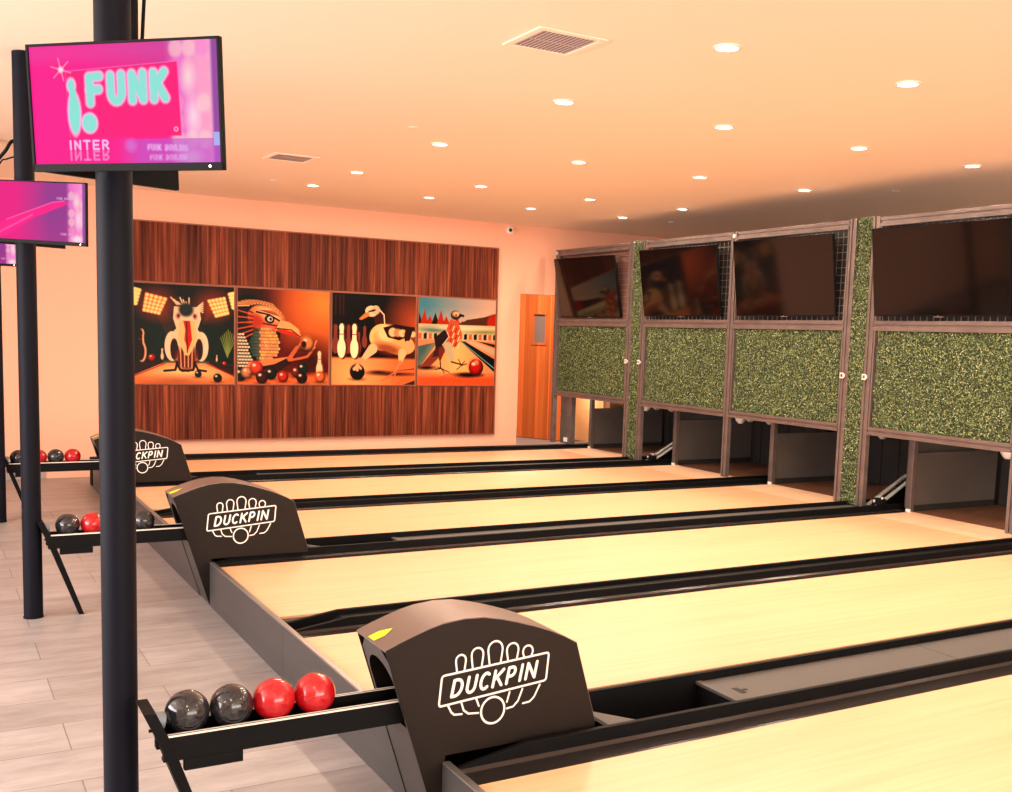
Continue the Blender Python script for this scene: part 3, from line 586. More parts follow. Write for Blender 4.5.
# ball-return channels with lid
def channel(y0, y1, lab, xp0=1.98, xp1=2.55):
    yc = (y0+y1)/2; t = thing('return_channel', (XH, yc, 0), lab, 'ball return channel', 'lidded return channels'); w_ = y1-y0; g = .125
    c = w_/2-g; X = lambda x: x-XH
    b = MB(); gutter(b, .021, XE-XH, -w_/2, -w_/2+g, 1); b.build('gutter', M['gutter'], t)
    b = MB(); gutter(b, .021, XE-XH, w_/2-g, w_/2, -1); b.build('gutter', M['gutter'], t)
    for s_ in (-1, 1):
        b = MB(); ya, yb = sorted((s_*c, s_*(c-.020))); wallbar(b, .03, XE-XH, ya, yb, 0, RZ+.006); b.build('rail', M['black'], t, .002)
    ci = c-.0205
    # lid plates with seams, handle hole in the first
    xs = [xp1, 3.745, 4.95, 6.15, 7.9]
    for i in range(4):
        b = MB(); b.box(X(xs[i])+.002, X(xs[i+1])-.002, -ci, ci, .236, .246)
        ld = b.build('lid', M['lid'], t, .001)
        if i == 0:
            h = MB(); h.box(X(xs[i])+.05, X(xs[i])+.075, -.03, .03, .2462, .2475).box(X(xs[i])+.075, X(xs[i])+.10, -.008, .008, .2462, .2475)
            h.build('handle_slot', M['pit'], ld)
    MB().box(X(xp1)-.028, X(xp1)-.002, -ci, ci, .238, .250).build('cross_bar', M['lid'], t, .001); MB().box(X(xp1)-.022, X(xp1)-.002, -ci, ci, .08, .2375).build('well_end', M['black'], t)
    b = MB(); b.box(X(xp0)-.05, X(xp1)-.03, -ci, ci, 0, .10); b.build('well_floor', M['pit'], t)
    b = MB(); b.box(X(xp0)-.055, X(xp0)-.035, -ci, ci, .1, .262); b.build('cross_bar', M['black'], t, .001)
    b = MB(); b.add([(X(xp0)-.03, -ci, .258), (X(xp0)+.11, -ci, .258), (X(xp0)-.03, .05, .258), (X(xp0)-.03, -ci, .252), (X(xp0)+.11, -ci, .252), (X(xp0)-.03, .05, .252)], [(0, 1, 2), (5, 4, 3), (0, 3, 4, 1), (1, 4, 5, 2), (2, 5, 3, 0)])
    b.build('corner_plate', M['lid'], t)
    return t
channel(8.96, 9.54, 'black ball return channel with grey lid running from the far hood')
channel(5.82, 6.355, 'black ball return channel with grey lid running from the middle hood')
channel(2.669, 3.26, 'black ball return channel with wide grey lid running from the nearest hood')

# fascia plates at the lane heads
def fascia(y0, y1, lab, seams=()):
    yc = (y0+y1)/2; t = thing('lane_fascia', (XH, yc, 0), lab, 'fascia', 'grey metal fascias at the lane heads')
    ys = [y0]+list(seams)+[y1]
    for a, c in zip(ys[:-1], ys[1:]): MB().box(-.004, .016, a-yc+.001, c-yc-.001, 0, .238).build('face_panel', M['fascia'], t, .001)
    MB().box(-.004, .020, y0-yc, y1-yc, .2382, .246).build('top_edge', M['lip'], t, .002)
    return t
fascia(9.26, 10.615, 'short grey metal plate at the head of the farthest lane')
fascia(6.16, 9.01, 'grey metal plate at the lane heads between the far and middle hoods')
fascia(3.09, 5.91, 'long grey metal plate at the lane heads between the middle and nearest hoods', (4.515,))
fascia(1.2, 2.84, 'grey metal plate in front of the nearest lane at the bottom edge')

# ------------------------------------------------------------------ ball returns
PROF = [(1.143, .615), (1.19, .634), (1.235, .650), (1.28, .665), (1.33, .677), (1.40, .684), (1.466, .681), (1.53, .668), (1.584, .653), (1.65, .632), (1.706, .611), (1.76, .586), (1.806, .560)]
def ribbon(b, pts, r, y, closed=False, n=8, mi=0):
    # stroke in the XZ plane at depth y (facing -Y) built from quads + round joins, 1 mm thick
    P = [Vector((p[0], p[1])) for p in pts]
    if closed: P.append(P[0])
    for p, q in zip(P[:-1], P[1:]):
        d = (q-p)
        if d.length < 1e-6: continue
        d.normalize(); nn = Vector((-d.y, d.x))*r
        LZ_[0] -= 2e-6; b.add([(v.x, y+LZ_[0], v.y) for v in (p-nn, q-nn, q+nn, p+nn)], [(0, 1, 2, 3)], mi)
    for p in P:
        LZ_[0] -= 2e-6; b.add([(p.x+r*math.cos(2*math.pi*k/n), y+LZ_[0], p.y+r*math.sin(2*math.pi*k/n)) for k in range(n)], [list(range(n))], mi)
LZ_ = [0.0]
def logo(parent, y):
    LZ_[0] = 0.0
    b = MB(); arc = lambda cx, cy, rx, ry, a0, a1, m=10: [(cx+rx*math.cos(math.radians(a0+(a1-a0)*k/m)), cy+ry*math.sin(math.radians(a0+(a1-a0)*k/m))) for k in range(m+1)]
    ox, oz = 1.250, .385
    def T(p): return (ox+p[0]-XH, oz+p[1])
    def rb(pts, r, closed=False): ribbon(b, [T(p) for p in pts], r, y, closed)
    c = [(.068, .035), (.443, .067), (.451, .158), (.077, .130)]; pts = []
    for i in range(4):
        p0, p1, p2 = Vector(c[i-1]), Vector(c[i]), Vector(c[(i+1) % 4]); a = p1+(p0-p1).normalized()*.010; e = p1+(p2-p1).normalized()*.010
        for k in range(5):
            tt = k/4; q = a*(1-tt)**2+p1*2*tt*(1-tt)+e*tt*tt; pts.append((q.x, q.y))
    rb(pts, .0033, True)
    x = .106; widths = dict(D=.041, U=.037, C=.037, K=.040, P=.035, I=.016, N=.043)
    for chh in 'DUCKPIN':
        ww = widths[chh]
        for st in GL[chh]: rb([(x+ww*px*.92+.010*py, .0605+.078*(x+ww*px-.106)+.050*py) for px, py in st], .0049)
        x += ww+.0085
    for cx, w2, top in ((.139, .0165, .189), (.195, .020, .204), (.257, .025, .218), (.318, .0205, .2045), (.373, .0175, .190)):
        zt = top-w2; zb_ = .130+.075*(cx-.077)+.004
        rb([(cx-w2*.78, zb_), (cx-w2, zt-.006)]+[(cx-w2*math.cos(math.radians(a)), zt+w2*math.sin(math.radians(a))) for a in range(0, 181, 20)]+[(cx+w2, zt-.006), (cx+w2*.78, zb_+.002)], .003)
    rb(arc(.253, -.003, .041, .0425, 0, 360, 26), .0035)
    rb([(.098, .036), (.110, .012), (.120, .003), (.146, .001)], .003); rb([(.143, .039), (.152, .012), (.168, -.001), (.203, -.004)], .003); rb([(.194, .043), (.204, .018)], .003)
    rb([(.302, .016), (.311, .047)], .003); rb([(.303, -.005), (.325, -.002), (.342, .014), (.357, .051)], .003); rb([(.360, .003), (.384, .005), (.400, .018), (.420, .056)], .003)
    o = b.build('logo', M['logo'], parent); o['label'] = 'white outlined duckpin emblem with lettering'
def ball_return(yn, lab):
    """yn = near face of the hood; local origin (XH, centre, 0)"""
    H = .24; yc = yn+H/2; t = thing('ball_return', (XH, yc, 0), lab, 'ball return', 'bronze-black ball returns'); X = lambda x: x-XH
    side = [(X(x), z) for x, z in PROF]+[(X(1.888), .285), (X(1.888), .262), (X(1.34)+.004, .262), (X(1.34)+.004, .002), (X(1.332), .002)]
    for s_, nm in ((-1, 'side_panel'), (1, 'side_panel')):
        ya, yb = sorted((s_*H/2, s_*(H/2-.006))); o = MB().prism_y(side, ya, yb).build(nm, M['hood'], t, .001)
        if s_ < 0: sp = o
    logo(sp, -H/2-.0008)
    # curved cover sheet
    b = MB(); n = len(PROF); vs = []
    pr = PROF+[(1.888, .285)]
    n = len(pr)
    for x, z in pr: vs += [(X(x), -H/2+.0005, z+.003), (X(x), H/2-.0005, z+.003), (X(x), -H/2+.0005, z-.004), (X(x), H/2-.0005, z-.004)]
    fs = []
    for i in range(n-1):
        a = i*4; c = a+4; fs += [(a, c, c+1, a+1), (a+2, a+3, c+3, c+2), (a, a+2, c+2, c), (a+1, c+1, c+3, a+3)]
    fs += [(0, 1, 3, 2), ((n-1)*4, (n-1)*4+2, (n-1)*4+3, (n-1)*4+1)]
    b.add(vs, fs); cv = b.build('cover', M['hoodtop'], t)
    cv.data.polygons.foreach_set('use_smooth', [True]*len(cv.data.polygons)); me_ = cv.modifiers.new('split', 'EDGE_SPLIT'); me_.split_angle = math.radians(28)
    # yellow sticker on the cover
    def on(x, y):
        for (x0, z0), (x1, z1) in zip(PROF[:-1], PROF[1:]):
            if x0 <= x <= x1: return (X(x), y, z0+(z1-z0)*(x-x0)/(x1-x0)+.0042)
    st = [on(1.146, -.02), on(1.146, .028), on(1.180, .026), on(1.214, .0), on(1.180, -.024)]
    MB().add(st, [list(range(5))]).build('sticker', M['yellow'], cv)['label'] = 'yellow arrow-shaped sticker'
    # front face with arched ball opening: on the slanted line from (1.143,.615) to (1.332,.002)
    def fp(y, z): k = (.615-z)/(.613); return (X(1.143+.189*k)+.003, y, z)
    hz0, hz1 = .36, .565; hw = .098
    arch = [(-hw, hz0)]+[(-hw*math.cos(math.radians(a)), hz1-.075+.075*math.sin(math.radians(a))) for a in range(0, 181, 15)]+[(hw, hz0)]
    e = H/2-.0065
    b = MB()
    outer = [(-e, hz0)]+[(-e, hz1-.075)]+[(-e+(2*e)*k/11., .607) for k in range(12)]
    for i in range(len(arch)-1):      # strips between the arch and the frame
        a0, a1 = arch[i], arch[i+1]
        def o_(p):
            if p[1] <= hz1-.0751+.0: return (-e if p[0] < 0 else e, p[1])
            an = math.atan2(p[1]-(hz1-.075), p[0]); 
            if abs(math.cos(an)) > .75: return (math.copysign(e, p[0]), min(.607, (hz1-.075)+abs(math.tan(an))*e*.9))
            return (p[0]/.75*1.0 if abs(p[0]/.75) < e else math.copysign(e, p[0]), .607)
        q0, q1 = o_(a0), o_(a1)
        for dx in (0,):
            b.add([fp(*a0), fp(*a1), fp(*q1), fp(*q0)], [(0, 1, 2, 3), (3, 2, 1, 0)][:1])
    b.add([fp(-e, .004), fp(e, .004), fp(e, hz0), fp(-e, hz0)], [(0, 3, 2, 1)])
    b.build('front_panel', M['fascia'], t)
    MB().add([(fp(-e, .31)[0]+.14, -e, .31), (fp(-e, .31)[0]+.14, e, .31), (fp(-e, .6)[0]+.20, e, .6), (fp(-e, .6)[0]+.20, -e, .6)], [(0, 1, 2, 3)]).build('inner_baffle', M['pit'], t)
    # rack rails
    rk = .065
    for s_ in (-1, 1):
        y0, y1 = sorted((s_*rk, s_*(rk-.016)))
        b = MB(); b.box(X(.530), X(1.26), y0, y1, .366, .437); b.box(X(.530), X(1.26), *sorted((s_*(rk-.016), s_*(rk-.030))), .366, .374)
        rl = b.build('rack_rail', M['black'], t, .0015)
        MB().box(X(.532), X(1.255), *sorted((s_*(rk+.0008), s_*(rk-.003))), .4340, .4386).build('edge_strip', M['white'], rl); MB().box(X(.532), X(1.255), *sorted((s_*(rk-.012), s_*(rk-.0155))), .4372, .4386).build('edge_strip', M['white'], rl)
    MB().box(X(.54), X(1.26), -rk+.016, rk-.016, .375, .383).build('rack_tray', M['black'], t)
    MB().box(X(.585), X(.745), -rk, -rk+.02, .333, .3655).build('lower_bracket', M['black'], t, .002)
    # end leg: head plate and slanting foot bar
    b = MB(); lx = lambda z: .486+(.508-z)*.385
    a = [(X(.480), -rk-.002, .508), (X(.512), -rk-.002, .508), (X(.512), rk, .508), (X(.480), rk, .508)]
    c2 = [(X(.528), -rk-.002, .400), (X(.560), -rk-.002, .400), (X(.560), rk, .400), (X(.528), rk, .400)]
    d2 = [(X(.675), -rk+.02, .0), (X(.700), -rk+.02, .0), (X(.700), rk-.02, .0), (X(.675), rk-.02, .0)]
    e2 = [(X(.528), -rk-.002, .400), (X(.560), -rk-.002, .400), (X(.560), rk, .400), (X(.528), rk, .400)]
    b.hexa(c2, a); b.hexa(d2, e2); b.build('leg', M['black'], t, .001)
    b = MB(); b.tube([(X(.513), 0, .468), (X(.545), 0, .462)], .024, 20); b.build('bumper', M['rubber'], t)['label'] = 'grey rubber end stop'
    for z in (.455, .415):
        b = MB(); b.tube([(X(.480+(.508-z)*.44)-.007, -rk+.018, z), (X(.480+(.508-z)*.44)+.004, -rk+.018, z)], .005, 8); b.build('bolt', M['black'], t)
    return t
ball_return(2.845, 'bronze-black ball return hood lettered in white, nearest, rack with two red balls')
ball_return(5.915, 'bronze-black ball return hood lettered in white, middle of the three')
ball_return(9.015, 'bronze-black ball return hood lettered in white, farthest, partly behind the front column')

def make_ball(r):
    b = MB(); pr = [(max(1e-5, r*math.sin(math.pi*k/24)), -r*math.cos(math.pi*k/24)) for k in range(25)]; b.lathe(pr, (0, 0, 0), 40)
    return b
BR = .0605
ball_meshes = {}
def ball(x, y, z, col, lab, grp, r=BR):
    key = col
    if key not in ball_meshes:
        o = make_ball(r).build('duckpin_ball', M['ball'+col]); ball_meshes[key] = o
    else:
        o = ball_meshes[key].copy(); COL.objects.link(o)
    o.location = (x, y, z); o.rotation_euler = (random.uniform(0, 3), random.uniform(0, 3), random.uniform(0, 3))
    tag(o, lab, 'bowling ball', grp); return o
G = 'balls on the nearest rack'
zb = .477
ball(.606, 2.965, zb, 'black', 'black bowling ball at the outer end of the nearest rack, against the grey stop', G)
ball(.7275, 2.965, zb, 'black', 'black bowling ball on the nearest rack, touching a red one', G)
ball(.849, 2.965, zb, 'red', 'red bowling ball on the nearest rack, touching a black one', G)
ball(.9705, 2.965, zb, 'red', 'red bowling ball on the nearest rack, closest to the hood', G)
G = 'balls on the middle rack'
ball(.630, 6.035, zb, 'black', 'black bowling ball at the outer end of the middle rack', G)
ball(.752, 6.035, zb, 'red', 'red bowling ball on the middle rack, half behind the front column', G)
ball(1.008, 6.035, zb, 'black', 'black bowling ball on the middle rack between front column and hood', G)
G = 'balls on the far rack'
yb_ = 9.135
ball(.612, yb_, zb, 'black', 'black bowling ball at the outer end of the far rack', G)
ball(.755, yb_, zb, 'red', 'red bowling ball on the far rack, mostly hidden by the second column', G)
ball(.877, yb_, zb, 'black', 'black bowling ball on the far rack, between two red ones', G)
ball(.999, yb_, zb, 'red', 'red bowling ball on the far rack, closest to the hood', G)

# ------------------------------------------------------------------ columns with monitors
def pillar(x, y, lab):
    t = thing('support_column', (x, y, 0), lab, 'column', 'round black steel columns')
    MB().tube([(0, 0, .006), (0, 0, CEIL-.004)], .0465, 40).build('shaft', M['pillar'], t)
    MB().tube([(0, 0, 0), (0, 0, .006)], .049, 40).build('base_ring', M['black'], t)
    return t
pillar(.455, 3.12, 'round black steel column nearest, crossing the whole picture')
pillar(.460, 6.03, 'round black steel column standing by the middle ball rack')
pillar(.470, 9.02, 'round black steel column cut off by the left picture edge')
def monitor(center, yaw, tilt, roll, w_, h_, ras, lab, grp='monitors on the black columns', arm_to=None):
    t = thing('monitor', center, lab, 'monitor', grp)
    r = Vector((math.cos(yaw), math.sin(yaw), 0)); n0 = Vector((math.sin(yaw), -math.cos(yaw), 0))
    n = math.cos(tilt)*n0+math.sin(tilt)*Vector((0, 0, -1)); u = n.cross(r)
    if u.z < 0: u = -u
    r2 = r*math.cos(roll)+u*math.sin(roll); u2 = u*math.cos(roll)-r*math.sin(roll)
    mt = Matrix((r2, u2, n)).transposed().to_4x4()
    def put(b): return b.xf(mt)
    bz = .010; bb = .018; tk = .012
    b = MB(); b.box(-w_/2, w_/2, -h_/2, h_/2, -tk, -.003)
    b.box(-w_/2, w_/2, h_/2-bz*.6, h_/2, -.003, .003).box(-w_/2, w_/2, -h_/2, -h_/2+bb, -.003, .003).box(-w_/2, -w_/2+bz*.7, -h_/2, h_/2, -.003, .003).box(w_/2-bz*.7, w_/2, -h_/2, h_/2, -.003, .003)
    b.box(-w_*.28, w_*.28, -h_*.36, h_*.2, -tk-.022, -tk)
    put(b).build('housing', M['black'], t, .001)
    if ras is not None:
        sw = w_-bz*1.4; sh = h_-bz*.6-bb
        m2 = mt @ Matrix(((sw, 0, 0, 0), (0, sh, 0, (bb-bz*.6)/2), (0, 0, 1, -.0015), (0, 0, 0, 1)))
        raster_plane('screen', ras, m2, M['lit'], t)
        b = MB(); b.tube([(w_/2-.035, -h_/2+bb/2, .003), (w_/2-.035, -h_/2+bb/2, .004)], .0025, 8); put(b).build('power_light', M['lampon'], t)
    else:
        b = MB(); b.box(-w_/2+bz, w_/2-bz, -h_/2+bb, h_/2-bz, -.0028, -.001); put(b).build('screen', M['screen'], t)
        b = MB(); b.box(-.24, -.17, -h_*.30, -h_*.23, -tk-.0235, -tk-.0222).box(-.12, -.05, -h_*.30, -h_*.25, -tk-.0235, -tk-.0222); put(b).build('rating_label', M['logo'], t)
    if arm_to is not None:
        a = Vector(arm_to)-Vector(center); bk = mt @ Vector((0, 0, -tk-.02))
        b = MB(); q = Vector((a.x, a.y, bk.z)); q2 = q-(q-bk).normalized()*.047; b.tube([bk, q2], .014, 12)
        b.build('mount_arm', M['black'], t)
    return t
s = .9
SF = scr_funk(); SP = scr_pin()
monitor((.4309, 2.8014, 2.0652), -.797, .066, 0, .536, .302, SF, 'lit pink monitor showing the word FUNK on the nearest column', arm_to=(.455, 3.12, 2.1))
# second screen: right edge centre seen at (86.5,212.5)
def unproj(px, py, depth):
    x = (px-CX)/FPX; y = (py-CY)/FPX; return Vector((0, 0, 1.55))+(fw+rt*x-up*y)*depth
re = unproj(86.5, 212.6, 5.12); rr = Vector((math.cos(-.83), math.sin(-.83), 0))
c2 = re-rr*.268
monitor(tuple(c2), -.83, .04, -.042, .536, .302, SP, 'lit pink monitor with a large magenta bowling pin on the second column', arm_to=(.46, 6.03, c2.z))
re3 = unproj(17.8, 244.5, 7.6); c3 = re3-rr*.268
monitor(tuple(c3), -.83, .04, -.02, .536, .302, scr_pin(), 'lit pink monitor at the left edge, just under the second one', arm_to=(.47, 9.02, c3.z))
# back-to-back screens facing the other way
def back_mon(col, br, lab):
    yaw = math.radians(21)+math.pi; h_, w_ = .30, .42
    r = Vector((math.cos(yaw), math.sin(yaw), 0))
    cc = Vector(br)+r*(w_/2)+Vector((0, 0, h_/2)); monitor(tuple(cc), yaw, .05, 0, w_, h_, None, lab, arm_to=(col[0], col[1], cc.z))
back_mon((.455, 3.12), (.655, 3.33, 1.938), 'black monitor seen from behind with a white label, below the FUNK screen')
re = unproj(64, 249.0, 5.80)
back_mon((.46, 6.03), tuple(re), 'black monitor seen from behind, below the magenta pin screen')
# conduit drop and cables beside the front column
t = thing('ceiling_pole', (.518, 3.20, CEIL), 'thin black mounting pole hanging from the ceiling beside the nearest column', 'pole')
MB().tube([(0, 0, -.003), (0, 0, -.70)], .0155, 16).build('tube', M['black'], t)
MB().tube([(0, 0, -.545), (0, 0, -.560)], .024, 16).build('collar', M['black'], t)
def cable(pts, lab, r=.004):
    b = MB(); p0 = Vector(pts[0]); P = [Vector(p) for p in pts]; out = []
    for i in range(len(P)-1):
        for k in range(8):
            tt = k/8; a = P[max(i-1, 0)]; b0 = P[i]; c = P[i+1]; d = P[min(i+2, len(P)-1)]
            out.append(.5*((2*b0)+(c-a)*tt+(2*a-5*b0+4*c-d)*tt*tt+(3*b0-a-3*c+d)*tt**3))
    out.append(P[-1]); o = MB().tube(out, r, 8).build('cable', M['black'], local=tuple(p0)); return tag(o, lab, 'cable')
cable([(.562, 3.21, CEIL-.004), (.556, 3.21, 2.55), (.546, 3.205, 2.36), (.543, 3.205, 2.30)], 'black cable hanging beside the thin ceiling pole', .005)
p = lambda x, y, d: unproj(x, y, d)
cable([p(-12, 170, 5.4), p(0, 157, 5.4), p(6, 150, 5.38), p(11, 142, 5.38), p(16, 141, 5.4)], 'thick black cable looping to the second column above its monitor', .009)
cable([p(-12, 190, 5.4), p(0, 163, 5.4), p(7, 159, 5.4), p(17, 156, 5.41)], 'thin black cable looping to the second column above its monitor', .004)

# ------------------------------------------------------------------ masking wall
ZS0, ZS1, ZB0, ZB1, ZT = 1.672, 1.753, .842, .905, 2.565
def leaves(b, y0, y1, z0, z1, x, density=14000, size=.0165, depth=.026, mi=0):
    n = int((y1-y0)*(z1-z0)*density)
    for _ in range(n):
        c = Vector((x-random.random()*depth, random.uniform(y0, y1), random.uniform(z0, z1)))
        a = random.uniform(0, 2*math.pi); tl = random.uniform(-.9, .9); L_ = size*random.uniform(.6, 1.2); W_ = L_*.5
        d = Vector((-math.sin(abs(tl))*.8, math.cos(a), math.sin(a))).normalized(); s_ = d.cross(Vector((-1, random.uniform(-.6, .6), random.uniform(-.6, .6)))).normalized()
        b.add([c-d*L_*.5, c+s_*W_*.5, c+d*L_*.6, c-s_*W_*.5], [(0, 1, 2, 3)], mi)
def post(b, y0, y1, z0=LZ, z1=ZT, x0=-.045, x1=.0):   # angle-iron look: web and flange with groove
    w_ = y1-y0; b.box(x0, x1, y0, y0+w_*.42, z0, z1); b.box(x0+.012, x1, y0+w_*.42, y1-w_*.3, z0, z1); b.box(x0+.003, x1, y1-w_*.3, y1, z0, z1)
def rail(b, y0, y1, z0, z1):
    h = z1-z0; b.box(-.05, 0, y0, y1, z0, z0+h*.38); b.box(-.035, 0, y0, y1, z0+h*.38, z0+h*.62); b.box(-.045, 0, y0, y1, z0+h*.62, z1)
UN = [(9.515, 10.985, 'leafy screen wall unit farthest away, next to the orange door'), (7.84, 9.185, 'leafy screen wall unit right of the far leafy column'),
      (6.375, 7.76, 'leafy screen wall unit left of the near leafy column'), (4.725, 6.045, 'leafy screen wall unit at the right picture edge')]
for k, (y0, y1, lab) in enumerate(UN):
    yc = (y0+y1)/2; t = thing('leafy_screen_unit', (MX, yc, ZB0), lab, 'screen wall', 'leafy screen units above the pins'); h = (y1-y0)/2
    b = MB(); Z = lambda z: z-ZB0
    rail(b, -h, h, Z(ZS0), Z(ZS1)); rail(b, -h, h, Z(ZB0), Z(ZB1)); rail(b, -h, h, Z(ZT-.075), Z(ZT-.002))
    for ya in (-h, h-.014): b.box(-.042, 0, ya, ya+.014, Z(ZB1), Z(ZT-.075))
    b.build('frame', M['steel'], t, .0015)
    b = MB(); b.box(-.012, -.002, -h+.029, h-.029, Z(ZB1), Z(ZS0)); b.build('backing', M['leafback'], t)
    b = MB(); leaves(b, -h+.034, h-.034, Z(ZB1)+.004, Z(ZS0)-.004, -.013); b.build('foliage', M['leaf'], t)['kind'] = 'stuff'
    b = MB(); zz0, zz1 = Z(ZS1), Z(ZT-.075); st = .062
    if k == 0:
        n = int((zz1-zz0)/st)
        for i in range(1, n+1): b.box(-.014, -.009, -h+.028, h-.028, zz0+i*st-.003, zz0+i*st+.003)
        for i in range(1, int(2*h/(st*4))): b.box(-.010, -.006, -h+i*st*4-.002, -h+i*st*4+.002, zz0, zz1)
    else:
        n = int((zz1-zz0)/st)
        for i in range(1, n+1): b.box(-.014, -.010, -h+.028, h-.028, zz0+i*st-.0022, zz0+i*st+.0022)
        for i in range(1, int((2*h-.056)/st)+1): b.box(-.010, -.006, -h+.028+i*st-.0022, -h+.028+i*st+.0022, zz0, zz1)
    b.build('wire_mesh', M['wire'], t)
    b = MB(); b.box(.004 if k == 0 else .02, .01 if k == 0 else .026, -h+.002, h-.002, Z(ZS0), Z(ZT-.01)); b.build('back_panel', M['brown'] if k == 0 else M['pit'], t)
# posts & leafy columns
def leafcol(y0, y1, lab):
    yc = (y0+y1)/2; h = (y1-y0)/2; t = thing('leafy_column', (MX, yc, LZ), lab, 'column', 'leafy columns between screen units')
    for s_ in (0, 1):
        b = MB(); ya = (-h+.001, h-.076)[s_]; post(b, ya, ya+.075, .022, ZT-LZ-.002+.01); b.build('post', M['steel'], t, .0015)
        c = MB(); yy = (-h+.04, h-.04)[s_]; c.box(-.075, -.046, yy-.012, yy+.012, 1.06, 1.085).box(-.075, -.068, yy-.02, yy+.02, 1.05, 1.095); c.build('clamp', M['pin'], t)
    b = MB(); b.box(-.02, 0, -h+.077, h-.077, .022, ZT-LZ+.0); b.build('backing', M['leafback'], t)
    b = MB(); leaves(b, -h+.078, h-.078, .03, ZT-LZ+.01, -.021, 15000, depth=.03); b.build('foliage', M['leaf'], t)['kind'] = 'stuff'
leafcol(9.19, 9.51, 'tall narrow leafy column between the two farther screen units')
leafcol(6.05, 6.37, 'tall narrow leafy column left of the large screen at the right edge')
def cpost(y0, y1, lab):
    yc = (y0+y1)/2; t = thing('steel_post', (MX, yc, RZ), lab, 'post', 'brown steel posts of the leafy wall')
    b = MB(); post(b, y0-yc, y1-yc, .002, ZT-RZ, -.05, 0); b.build('upright', M['steel'], t, .0015)
    b = MB(); b.tube([(-.054, 0, ZT-RZ-.04), (-.046, 0, ZT-RZ-.04)], .02, 12); b.build('bolt_cap', M['chrome'], t)
cpost(7.765, 7.835, 'thin brown steel post between the two middle screen units')
cpost(4.640, 4.720, 'thin brown steel post beyond the right-edge screen unit')
cpost(10.99, 11.05, 'thin brown steel post at the door end of the leafy wall')

# big screens leaning forward
def tv(yc_, xc, zc, yaw, tilt, lab):
    t = thing('television', (xc, yc_, zc), lab, 'television', 'switched-off televisions above the leafy panels')
    w_, h_ = 1.24*.955, .709*.955
    r = Vector((math.cos(yaw), math.sin(yaw), 0)); n0 = Vector((math.sin(yaw), -math.cos(yaw), 0)); n = math.cos(tilt)*n0+math.sin(tilt)*Vector((0, 0, -1)); u = n.cross(r)
    if u.z < 0: u = -u
    mt = Matrix((r, u, n)).transposed().to_4x4()
    b = MB(); b.box(-w_/2, w_/2, -h_/2, h_/2, -.025, -.002); b.xf(mt).build('housing', M['black'], t, .002)
    b = MB(); b.box(-w_/2+.006, w_/2-.006, -h_/2+.012, h_/2-.006, -.002, .0); b.xf(mt).build('screen', M['screen'], t)
    b = MB(); b.box(-.04, .04, -h_/2-.006, -h_/2, -.022, -.004).box(-.006, .006, -h_/2+.003, -h_/2+.008, -.002, .001); b.xf(mt).build('sensor_bump', M['lip'], t)
    b = MB(); b.box(-.10, .10, -.10, .10, -.034, -.025); b.xf(mt)
    bk = mt @ Vector((0, 0, -.034)); b.box(bk.x, MX-xc-.016, -.02, .02, bk.z-.03, bk.z+.03); b.build('wall_bracket', M['black'], t)
def tvfit(yc_, z, yaw, tilt, lab, dx): tv(yc_, dx, z, yaw, tilt, lab)
Kt = [(7.343, 6.712, 2.145, -1.522, .136), (8.979, 6.782, 2.146, -1.53, .153), (10.668, 6.716, 2.126, -1.533, .184)]
labs = ['black switched-off television on the unit left of the near leafy column', 'black switched-off television on the unit right of the far leafy column', 'black switched-off television farthest away, next to the orange door']
for (yy, xx, zz, ya, ti), lab in zip(Kt, labs):
    # slide each one along its sight line so its lower edge clears the shelf rail
    k_ = (MX-.125)/xx; tv(yy*k_, xx*k_, 1.55+(zz-1.55)*k_, ya, ti, lab)
k_ = (MX-.125)/6.712
tv(5.395, 6.44, 2.120, -1.522, .136, 'black switched-off television at the right picture edge, largest in view')

# ------------------------------------------------------------------ pits
kick_lab = ['far', 'second', 'third', 'fourth']
wh = ['beside the bright plywood board', 'right of the far leafy column', 'right of the thin steel post', 'right of the near leafy column']
for k in range(4):
    yf_ = LANES[k][1]
    t = thing('pit_side_panel', (6.83, yf_, LZ), 'grey panel and brown post in the opening '+wh[k], 'panel', 'grey side panels in the pin openings')
    MB().box(0, .045, .001, .05, .0, .60).build('front_post', M['steel'], t, .002)
    MB().box(.046, 1.05, .006, .028, .05, .475).build('panel', M['kick'], t, .001)
    MB().box(.046, 1.05, .005, .029, .0, .049).build('rub_rail', M['pit'], t)
    o = MB().box(-.018, .0, -.006, .03, .0, .022).build('sensor', M['pin'], t); o['label'] = 'small white sensor'
    t = thing('pit_curtain', (7.93, sum(LANES[k])/2, LZ), 'dark cushion at the back of the opening '+wh[k], 'curtain', 'dark pit cushions')
    b = MB(); hw = (LANES[k][1]-LANES[k][0])/2-.02; n = 10
    for i in range(n): b.box(-.02-.01*(i % 2), .0, -hw+i*2*hw/n, -hw+(i+1)*2*hw/n-.002, .002, .955)
    b.build('cushion', M['pit'], t)
for k in range(4):  # hidden plates added to keep lamp light out of the pits
    y0, y1 = ((9.515, 10.985), (7.865, 9.185), (6.375, 7.775), (4.725, 6.045))[k]
    t = thing('pit_light_blocker', (6.62, (y0+y1)/2, 1.20), 'dark hood of the pin machine over the opening '+wh[k], 'machine', 'dark machine hoods behind the leafy wall'); h = (y1-y0)/2
    MB().box(.0, 1.32, -h, h, 0, .03).build('top_plate', M['pit'], t); MB().box(0, .02, -h, h, .0305, .60).build('rear_screen', M['pit'], t)
